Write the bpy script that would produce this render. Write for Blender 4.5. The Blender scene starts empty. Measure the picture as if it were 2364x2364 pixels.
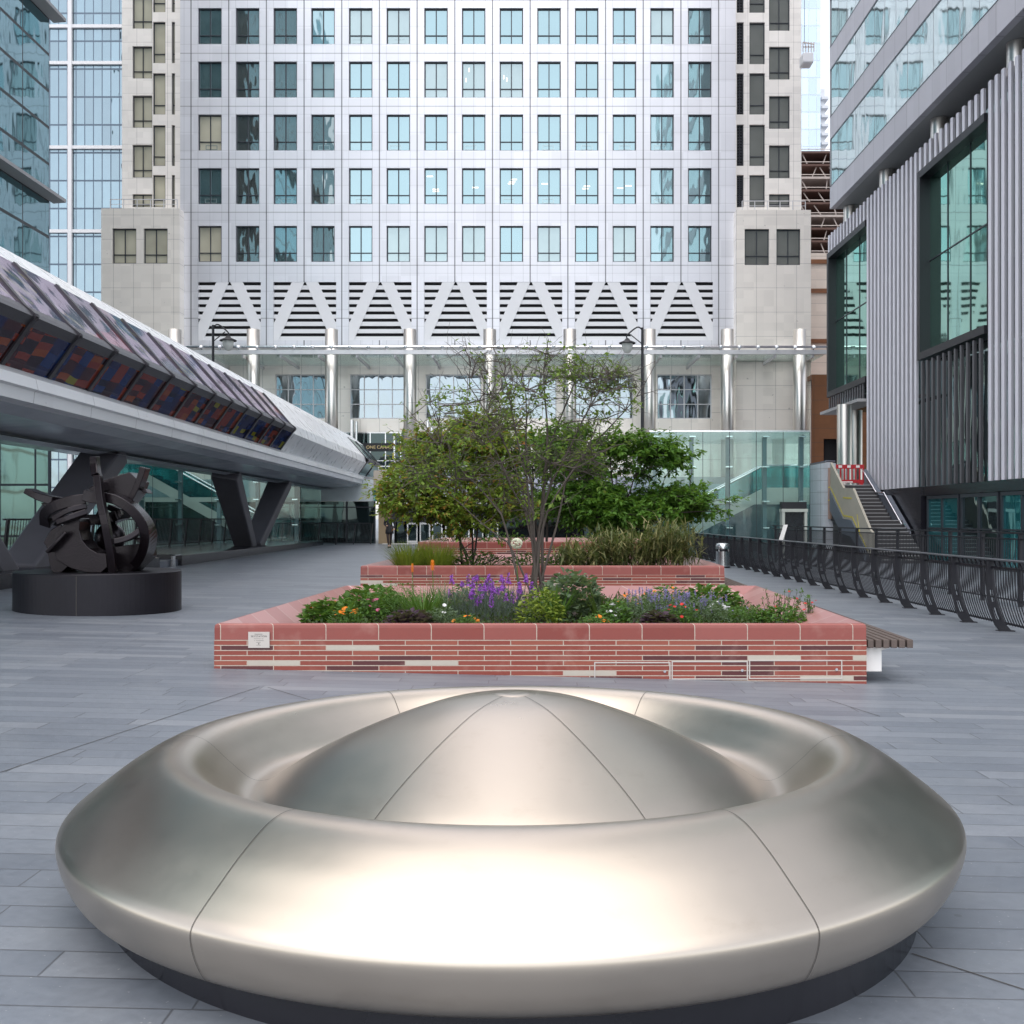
import bpy, math, random
from mathutils import Vector, Matrix, noise
R = random.Random(7)
PI = math.pi
sc = bpy.context.scene
COL = sc.collection
F, CX, CY, H = 2080.0, 1005.0, 978.0, 1.63        # focal length and axis in photo pixels, eye height


def XX(px, Y): return (px - CX) * Y / F
def ZZ(py, Y): return H - (py - CY) * Y / F
def W(px, py, Y): return Vector((XX(px, Y), Y, ZZ(py, Y)))
def gz(x): return -0.0236 * max(-9.0, min(8.0, x))   # the plaza falls gently to the right


# ------------------------------------------------------------------ materials
class NT:
    def __init__(s, name):
        s.m = bpy.data.materials.new(name); s.m.use_nodes = True
        s.t = s.m.node_tree; s.n = s.t.nodes; s.l = s.t.links
        s.n.clear(); s.out = s.n.new('ShaderNodeOutputMaterial')

    def node(s, typ, ins=None, **kw):
        n = s.n.new(typ)
        for k, v in kw.items(): setattr(n, k, v)
        for k, v in (ins or {}).items():
            if hasattr(v, 'is_output') or isinstance(v, bpy.types.NodeSocket): s.l.new(v, n.inputs[k])
            else:
                sk = n.inputs[k]
                if sk.type == 'RGBA' and len(v) == 3: v = (*v, 1)
                sk.default_value = v
        return n

    def math(s, op, a, b=0.0, c=0.0, clamp=False):
        n = s.n.new('ShaderNodeMath'); n.operation = op; n.use_clamp = clamp
        for i, v in enumerate((a, b, c)):
            if isinstance(v, bpy.types.NodeSocket): s.l.new(v, n.inputs[i])
            else: n.inputs[i].default_value = v
        return n.outputs[0]

    def pos(s):
        return s.node('ShaderNodeNewGeometry').outputs['Position']

    def obj(s):
        return s.node('ShaderNodeTexCoord').outputs['Object']

    def xyz(s, v):
        n = s.node('ShaderNodeSeparateXYZ', {0: v}); return n.outputs

    def noise(s, scale, detail=3, vec=None, rough=.5, stretch=None):
        v = vec if vec is not None else s.pos()
        if stretch:
            v = s.node('ShaderNodeVectorMath', {0: v, 1: stretch}, operation='MULTIPLY').outputs[0]
        return s.node('ShaderNodeTexNoise', {'Vector': v, 'Scale': scale, 'Detail': detail, 'Roughness': rough}).outputs['Fac']

    def ramp(s, fac, stops, const=False):
        n = s.node('ShaderNodeValToRGB', {'Fac': fac}); cr = n.color_ramp
        if const: cr.interpolation = 'CONSTANT'
        while len(cr.elements) < len(stops): cr.elements.new(.5)
        for e, (p, c) in zip(cr.elements, stops):
            e.position = p; e.color = (*c, 1)
        return n.outputs['Color']

    def mix(s, fac, a, b, typ='MIX'):
        n = s.n.new('ShaderNodeMix'); n.data_type = 'RGBA'; n.blend_type = typ
        for i, v in ((0, fac), (6, a), (7, b)):
            if isinstance(v, bpy.types.NodeSocket): s.l.new(v, n.inputs[i])
            else: n.inputs[i].default_value = v if i == 0 else (*v, 1)
        return n.outputs[2]

    def bump(s, h, strength=.2, dist=.02):
        return s.node('ShaderNodeBump', {'Height': h, 'Strength': strength, 'Distance': dist}).outputs[0]

    def bsdf(s, col, rough=.5, metal=0.0, normal=None, spec=.5, coat=0.0, **kw):
        ins = {'Base Color': col, 'Roughness': rough, 'Metallic': metal, 'Specular IOR Level': spec, 'Coat Weight': coat}
        if normal is not None: ins['Normal'] = normal
        ins.update(kw)
        b = s.node('ShaderNodeBsdfPrincipled', ins)
        s.l.new(b.outputs[0], s.out.inputs[0]); return b

    def lines(s, coord, pitch, off, width):
        """1 on joint lines every `pitch` metres"""
        u = s.math('DIVIDE', s.math('SUBTRACT', coord, off), pitch)
        d = s.math('ABSOLUTE', s.math('SUBTRACT', u, s.math('ROUND', u)))
        return s.math('LESS_THAN', d, width / pitch / 2)


def plain(name, col, rough=.5, metal=0.0, var=.12, scale=3.0, bump=0.0, spec=.5, coat=0.0):
    t = NT(name)
    n = t.noise(scale, 5, t.pos(), .6)
    c = t.mix(n, tuple(x * (1 - var) for x in col), tuple(min(1, x * (1 + var)) for x in col))
    r = t.math('MULTIPLY_ADD', n, .25 * rough, rough * .88)
    nm = t.bump(t.noise(scale * 12, 4), bump, .01) if bump else None
    t.bsdf(c, r, metal, nm, spec, coat)
    return t.m


def cladding(name, col, metal, rough, ul, vl, axis='x', dark=.55, var=.06, wav=.05):
    """metal or stone panels with joint lines; ul / vl: (pitch, offset, width, darkness)"""
    t = NT(name); x, y, z = t.xyz(t.pos()); u = x if axis == 'x' else y
    pan = t.noise(.35, 2); fine = t.noise(1.6, 4, rough=.6)
    c = t.mix(t.math('MULTIPLY_ADD', fine, .5, t.math('MULTIPLY', pan, .5)), tuple(a * (1 - var) for a in col), tuple(min(1, a * (1 + var)) for a in col))
    h = None
    if ul or vl:
        # each panel a little different in tone and tilt
        pu = ul[0][0] if ul else 1.5; pv = vl[0][0] if vl else 3000.0
        cell = t.node('ShaderNodeCombineXYZ', {0: t.math('FLOOR', t.math('DIVIDE', u, pu / 2)), 1: t.math('FLOOR', t.math('DIVIDE', z, pv / 3))}).outputs[0]
        wn = t.node('ShaderNodeTexWhiteNoise', {'Vector': cell}, noise_dimensions='3D').outputs['Value']
        c = t.mix(wn, c, t.mix(.09, c, (0, 0, 0)))
    for crd, L in ((u, ul), (z, vl)):
        for (p, o, w, d) in L:
            ln = t.lines(crd, p, o, w)
            c = t.mix(t.math('MULTIPLY', ln, d), c, (.05, .05, .06))
            h = ln if h is None else t.math('MAXIMUM', h, ln)
    hh = t.math('MULTIPLY', t.noise(.9, 2), 1.0)
    if h is not None: hh = t.math('SUBTRACT', hh, t.math('MULTIPLY', h, .6))
    t.bsdf(c, t.math('MULTIPLY_ADD', fine, .15, rough - .07), metal, t.bump(hh, wav, .1))
    return t.m


def glass_pane(name, tint, dark, refl=.5, rough=.03, wave=.05, wscale=.8, stretch=(1, 1, .4), panel=None):
    """coated office glass: dark room behind, tinted mirror in front, slightly wavy"""
    t = NT(name); p = t.pos()
    n = t.bump(t.noise(wscale, 2, p, .5, stretch), wave, .25)
    d = t.node('ShaderNodeBsdfDiffuse', {'Color': t.mix(t.noise(.5, 2), tuple(a * .6 for a in dark), tuple(a * 1.4 for a in dark))})
    g = t.node('ShaderNodeBsdfGlossy', {'Color': tint, 'Roughness': rough, 'Normal': n})
    f = t.node('ShaderNodeLayerWeight', {'Blend': .35}).outputs['Facing']
    fac = t.math('MULTIPLY_ADD', f, 1 - refl, refl, clamp=True)
    mx = t.node('ShaderNodeMixShader', {0: fac, 1: d.outputs[0], 2: g.outputs[0]})
    t.l.new(mx.outputs[0], t.out.inputs[0]); return t.m


def clear_glass(name, tint, refl=.12):
    t = NT(name)
    tr = t.node('ShaderNodeBsdfTransparent', {'Color': tint})
    g = t.node('ShaderNodeBsdfGlossy', {'Color': (.85, .95, .93), 'Roughness': .03, 'Normal': t.bump(t.noise(.6, 2), .03, .2)})
    f = t.node('ShaderNodeLayerWeight', {'Blend': .3}).outputs['Fresnel']
    mx = t.node('ShaderNodeMixShader', {0: t.math('MULTIPLY_ADD', f, .7, refl, clamp=True), 1: tr.outputs[0], 2: g.outputs[0]})
    t.l.new(mx.outputs[0], t.out.inputs[0]); return t.m


def leaf_mat(name, cols, trans=.35, rough=.5):
    t = NT(name)
    r = t.node('ShaderNodeNewGeometry').outputs['Random Per Island']
    k = len(cols)
    c = t.ramp(r, [(i / max(1, k - 1), cols[i]) for i in range(k)])
    b = t.node('ShaderNodeBsdfPrincipled', {'Base Color': c, 'Roughness': rough, 'Specular IOR Level': .35})
    tl = t.node('ShaderNodeBsdfTranslucent', {'Color': t.mix(.3, c, (.25, .35, .02))})
    mx = t.node('ShaderNodeMixShader', {0: trans, 1: b.outputs[0], 2: tl.outputs[0]})
    t.l.new(mx.outputs[0], t.out.inputs[0]); return t.m


def paving_mat():
    t = NT('slate_paving'); x, y, z = t.xyz(t.pos())
    rh, bw = .225, 1.15
    row = t.math('FLOOR', t.math('DIVIDE', y, rh))
    rn = t.node('ShaderNodeTexWhiteNoise', {'W': row}, noise_dimensions='1D').outputs['Value']
    lenj = t.math('MULTIPLY_ADD', t.node('ShaderNodeTexWhiteNoise', {'W': t.math('ADD', row, 91.3)}, noise_dimensions='1D').outputs['Value'], .7, .7)
    ux = t.math('DIVIDE', t.math('ADD', x, t.math('MULTIPLY', rn, 7.0)), t.math('MULTIPLY', lenj, bw))
    cellx = t.math('FLOOR', ux)
    fx = t.math('FRACT', ux); fy = t.math('FRACT', t.math('DIVIDE', y, rh))
    dx = t.math('MULTIPLY', t.math('MINIMUM', fx, t.math('SUBTRACT', 1, fx)), bw)
    dy = t.math('MULTIPLY', t.math('MINIMUM', fy, t.math('SUBTRACT', 1, fy)), rh)
    edge = t.math('MINIMUM', dx, dy)
    joint = t.math('SUBTRACT', 1, t.math('SMOOTH_MIN', t.math('DIVIDE', edge, .0075), 1, .1), clamp=True)
    cell = t.node('ShaderNodeCombineXYZ', {0: cellx, 1: row}).outputs[0]
    wn = t.node('ShaderNodeTexWhiteNoise', {'Vector': cell}, noise_dimensions='3D').outputs['Value']
    tone = t.ramp(wn, [(0, (.132, .150, .180)), (.35, (.155, .174, .205)), (.75, (.172, .192, .224)), (1, (.212, .230, .260))])
    n1 = t.noise(22, 8, rough=.75); n2 = t.noise(1.1, 5, rough=.6); n3 = t.noise(140, 3)
    c = t.mix(t.math('MULTIPLY', t.math('SUBTRACT', .62, n1), 1.3, clamp=True), tone, t.mix(.55, tone, (.02, .02, .03)))
    c = t.mix(t.math('MULTIPLY', t.math('SUBTRACT', n2, .5), .9, clamp=True), c, (.3, .31, .32))
    spk = t.math('GREATER_THAN', t.noise(55, 2), .735)
    c = t.mix(t.math('MULTIPLY', spk, .35), c, (.5, .5, .5))
    wear = t.noise(.45, 4, rough=.7)
    c = t.mix(t.math('MULTIPLY', t.math('SUBTRACT', wear, .52), 2.2, clamp=True), c, t.mix(.35, c, (.02, .02, .025)))
    gum = t.math('LESS_THAN', t.node('ShaderNodeTexVoronoi', {'Vector': t.pos(), 'Scale': 1.7}).outputs['Distance'], .028)
    c = t.mix(t.math('MULTIPLY', gum, .35), c, (.05, .05, .05))
    c = t.mix(t.math('MULTIPLY', joint, .8), c, (.05, .05, .055))
    h = t.math('SUBTRACT', t.math('MULTIPLY', n1, .5), joint)
    h = t.math('ADD', h, t.math('MULTIPLY', wn, .25))
    t.bsdf(c, t.math('MULTIPLY_ADD', n1, .26, .29), 0, t.bump(h, .3, .005), .65)
    return t.m


def brick_mat(name, dim):
    """long thin glazed bricks; dim: extra cap tiles only"""
    t = NT(name); x, y, z = t.xyz(t.pos())
    u = t.math('ADD', x, y)
    rh, bw = .0523, .545
    if dim: rh = 50.0
    v = t.math('SUBTRACT', z, .369)
    row = t.math('FLOOR', t.math('DIVIDE', v, rh))
    half = t.math('MULTIPLY', t.math('FLOORED_MODULO', row, 2.0), .5)
    uu = t.math('ADD', t.math('DIVIDE', u, bw), half)
    fx = t.math('FRACT', uu); fy = t.math('FRACT', t.math('DIVIDE', v, rh))
    dx = t.math('MULTIPLY', t.math('MINIMUM', fx, t.math('SUBTRACT', 1, fx)), bw)
    dy = t.math('MULTIPLY', t.math('MINIMUM', fy, t.math('SUBTRACT', 1, fy)), rh)
    mort = t.math('LESS_THAN', t.math('ADD', t.math('MINIMUM', dx, dy), t.math('MULTIPLY', t.math('SUBTRACT', t.noise(30, 3), .5), .004)), .0048 if not dim else .0045)
    cell = t.node('ShaderNodeCombineXYZ', {0: t.math('FLOOR', uu), 1: row, 2: 3.7}).outputs[0]
    wn = t.node('ShaderNodeTexWhiteNoise', {'Vector': cell}, noise_dimensions='3D').outputs['Value']
    red, dark, cream = (.235, .050, .034), (.085, .019, .021), (.46, .42, .36)
    if dim: c = t.ramp(wn, [(0, (.215, .047, .037)), (.5, (.24, .056, .044)), (1, (.285, .083, .07))])
    else:
        wn2 = t.node('ShaderNodeTexWhiteNoise', {'Vector': cell}, noise_dimensions='4D').outputs['Value']
        c = t.ramp(wn, [(0, red), (.35, (.255, .058, .040)), (.58, dark), (.72, (.10, .024, .025)), (.80, (.28, .075, .048)), (.94, cream)], True)
    n = t.noise(9, 6, rough=.65)
    c = t.mix(t.math('MULTIPLY', n, .35), c, t.mix(.5, c, (.05, .02, .02)))
    c = t.mix(t.math('MULTIPLY', t.math('SUBTRACT', t.noise(4, 5), .58), 1.2, clamp=True), c, (.5, .33, .28))
    c = t.mix(mort, c, (.42, .35, .29))
    h = t.math('SUBTRACT', t.math('MULTIPLY', n, .2), mort)
    t.bsdf(c, t.math('MULTIPLY_ADD', n, .25, .22), 0, t.bump(h, .5, .004), .5)
    return t.m


def rim_mat():
    t = NT('planter_rim_tile'); x, y, z = t.xyz(t.pos())
    u = t.math('ADD', x, y)
    uu = t.math('DIVIDE', u, .55)
    wn = t.node('ShaderNodeTexWhiteNoise', {'W': t.math('FLOOR', uu)}, noise_dimensions='1D').outputs['Value']
    c = t.ramp(wn, [(0, (.30, .115, .108)), (.4, (.34, .14, .133)), (.8, (.37, .17, .162)), (1, (.43, .24, .23))])
    fx = t.math('FRACT', uu)
    j = t.math('LESS_THAN', t.math('MINIMUM', fx, t.math('SUBTRACT', 1, fx)), .009)
    c = t.mix(t.math('MULTIPLY', t.noise(5, 5, rough=.7), .4), c, (.36, .2, .18))
    c = t.mix(j, c, (.5, .44, .4))
    t.bsdf(c, .35, 0, t.bump(t.noise(40, 3), .08, .01)); return t.m


def art_glass(name, kind):
    """generic coloured film pattern behind tinted glass"""
    t = NT(name); x, y, z = t.xyz(t.pos())
    wob = t.noise(.9, 2)
    if kind == 'block':
        cy = t.math('FLOOR', t.math('DIVIDE', t.math('ADD', y, t.math('MULTIPLY', wob, .3)), .46))
        cz = t.math('FLOOR', t.math('DIVIDE', t.math('ADD', z, t.math('MULTIPLY', wob, .15)), .115))
        cell = t.node('ShaderNodeCombineXYZ', {0: cy, 1: cz}).outputs[0]
        wn = t.node('ShaderNodeTexWhiteNoise', {'Vector': cell}, noise_dimensions='3D').outputs['Value']
        cc = t.node('ShaderNodeTexWhiteNoise', {'W': cy}, noise_dimensions='1D').outputs['Value']
        c1 = t.ramp(wn, [(0, (.16, .022, .008)), (.4, (.04, .008, .006)), (.7, (.20, .045, .008)), (.85, (.015, .006, .008))], True)
        c2 = t.ramp(wn, [(0, (.005, .012, .06)), (.45, (.006, .025, .10)), (.74, (.17, .16, .010)), (.84, (.003, .006, .02))], True)
        c = t.mix(t.math('GREATER_THAN', cc, .5), c1, c2)
        refl, tint, rg, fk = .035, (.6, .6, .7), .06, .08
    else:
        wv = t.node('ShaderNodeCombineXYZ', {0: t.math('MULTIPLY_ADD', wob, .9, t.math('MULTIPLY', y, .5)), 1: t.math('MULTIPLY_ADD', wob, .7, z), 2: 0.0}).outputs[0]
        vo = t.node('ShaderNodeTexVoronoi', {'Vector': wv, 'Scale': .95})
        sep = t.node('ShaderNodeSeparateColor', {0: vo.outputs['Color']}).outputs[0]
        c = t.ramp(sep, [(0, (.13, .11, .16)), (.26, (.19, .14, .18)), (.42, (.03, .05, .085)), (.58, (.09, .045, .055)), (.70, (.10, .115, .20)), (.82, (.05, .06, .075)), (.93, (.20, .03, .03))], True)
        st = t.lines(t.math('MULTIPLY_ADD', y, .32, z), .34, 0.0, .045)
        msk = t.math('GREATER_THAN', t.noise(.5, 1), .5)
        c = t.mix(t.math('MULTIPLY', st, t.math('MULTIPLY', msk, .8)), c, (.42, .42, .12))
        refl, tint, rg, fk = .16, (.82, .72, .80), .05, .45
    d = t.node('ShaderNodeBsdfDiffuse', {'Color': c})
    g = t.node('ShaderNodeBsdfGlossy', {'Color': tint, 'Roughness': rg, 'Normal': t.bump(t.noise(.9, 2), .06, .2)})
    f = t.node('ShaderNodeLayerWeight', {'Blend': .3}).outputs['Fresnel']
    mx = t.node('ShaderNodeMixShader', {0: t.math('MULTIPLY_ADD', f, fk, refl, clamp=True), 1: d.outputs[0], 2: g.outputs[0]})
    t.l.new(mx.outputs[0], t.out.inputs[0]); return t.m


def steel_mat(name, col, rough, streak=(1, 1, 1), scale=3.0, aniso=0.0):
    t = NT(name); p = t.obj()
    n = t.noise(scale, 6, p, .6, streak); n2 = t.noise(scale * 14, 4, p, .7, streak); n3 = t.noise(.9, 2, p)
    c = t.mix(n, tuple(a * .90 for a in col), tuple(min(1, a * 1.08) for a in col))
    c = t.mix(t.math('MULTIPLY', t.math('SUBTRACT', t.noise(5.5, 6, p, .75, (1, 1, 3)), .56), 1.1, clamp=True), c, tuple(a * f for a, f in zip(col, (.72, .66, .60))))
    r = t.math('ADD', t.math('MULTIPLY_ADD', n, rough * .55, rough * .62), t.math('MULTIPLY', n2, rough * .15))
    spots = t.math('GREATER_THAN', t.noise(38, 2, p), .765)
    c = t.mix(t.math('MULTIPLY', spots, .06), c, (.18, .16, .14))
    t.bsdf(c, r, 1.0, t.bump(t.math('ADD', t.math('MULTIPLY', n2, .003), n3), .06, .02))
    return t.m


def gridglass(name, tint, dark, refl, ul, vl, axis, frame=(.03, .035, .04), wave=.08, tone=.25):
    """curtain wall: glass with thin frame lines, and panes that lean a little each"""
    t = NT(name); x, y, z = t.xyz(t.pos()); u = x if axis == 'x' else y
    cell = t.node('ShaderNodeCombineXYZ', {0: t.math('FLOOR', t.math('DIVIDE', t.math('SUBTRACT', u, ul[1]), ul[0])),
                                           1: t.math('FLOOR', t.math('DIVIDE', t.math('SUBTRACT', z, vl[1]), vl[0]))}).outputs[0]
    wn = t.node('ShaderNodeTexWhiteNoise', {'Vector': cell}, noise_dimensions='3D').outputs['Value']
    off = t.node('ShaderNodeVectorMath', {0: t.pos(), 1: t.node('ShaderNodeCombineXYZ', {0: t.math('MULTIPLY', wn, 40.0)}).outputs[0]}, operation='ADD').outputs[0]
    nm = t.bump(t.noise(.55, 2, off, .5, (1, 1, .5)), wave, .3)
    dk = t.mix(wn, tuple(a * (1 - 2 * tone) for a in dark), tuple(a * (1 + 2 * tone) for a in dark))
    d = t.node('ShaderNodeBsdfDiffuse', {'Color': dk})
    g = t.node('ShaderNodeBsdfGlossy', {'Color': tint, 'Roughness': .04, 'Normal': nm})
    f = t.node('ShaderNodeLayerWeight', {'Blend': .4}).outputs['Facing']
    mx = t.node('ShaderNodeMixShader', {0: t.math('MULTIPLY_ADD', f, (1 - refl) * .6, refl, clamp=True), 1: d.outputs[0], 2: g.outputs[0]})
    fr = t.node('ShaderNodeBsdfPrincipled', {'Base Color': frame, 'Roughness': .4, 'Metallic': .3})
    ln = t.math('MAXIMUM', t.lines(u, *ul), t.lines(z, *vl))
    m2 = t.node('ShaderNodeMixShader', {0: ln, 1: mx.outputs[0], 2: fr.outputs[0]})
    t.l.new(m2.outputs[0], t.out.inputs[0]); return t.m


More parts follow.
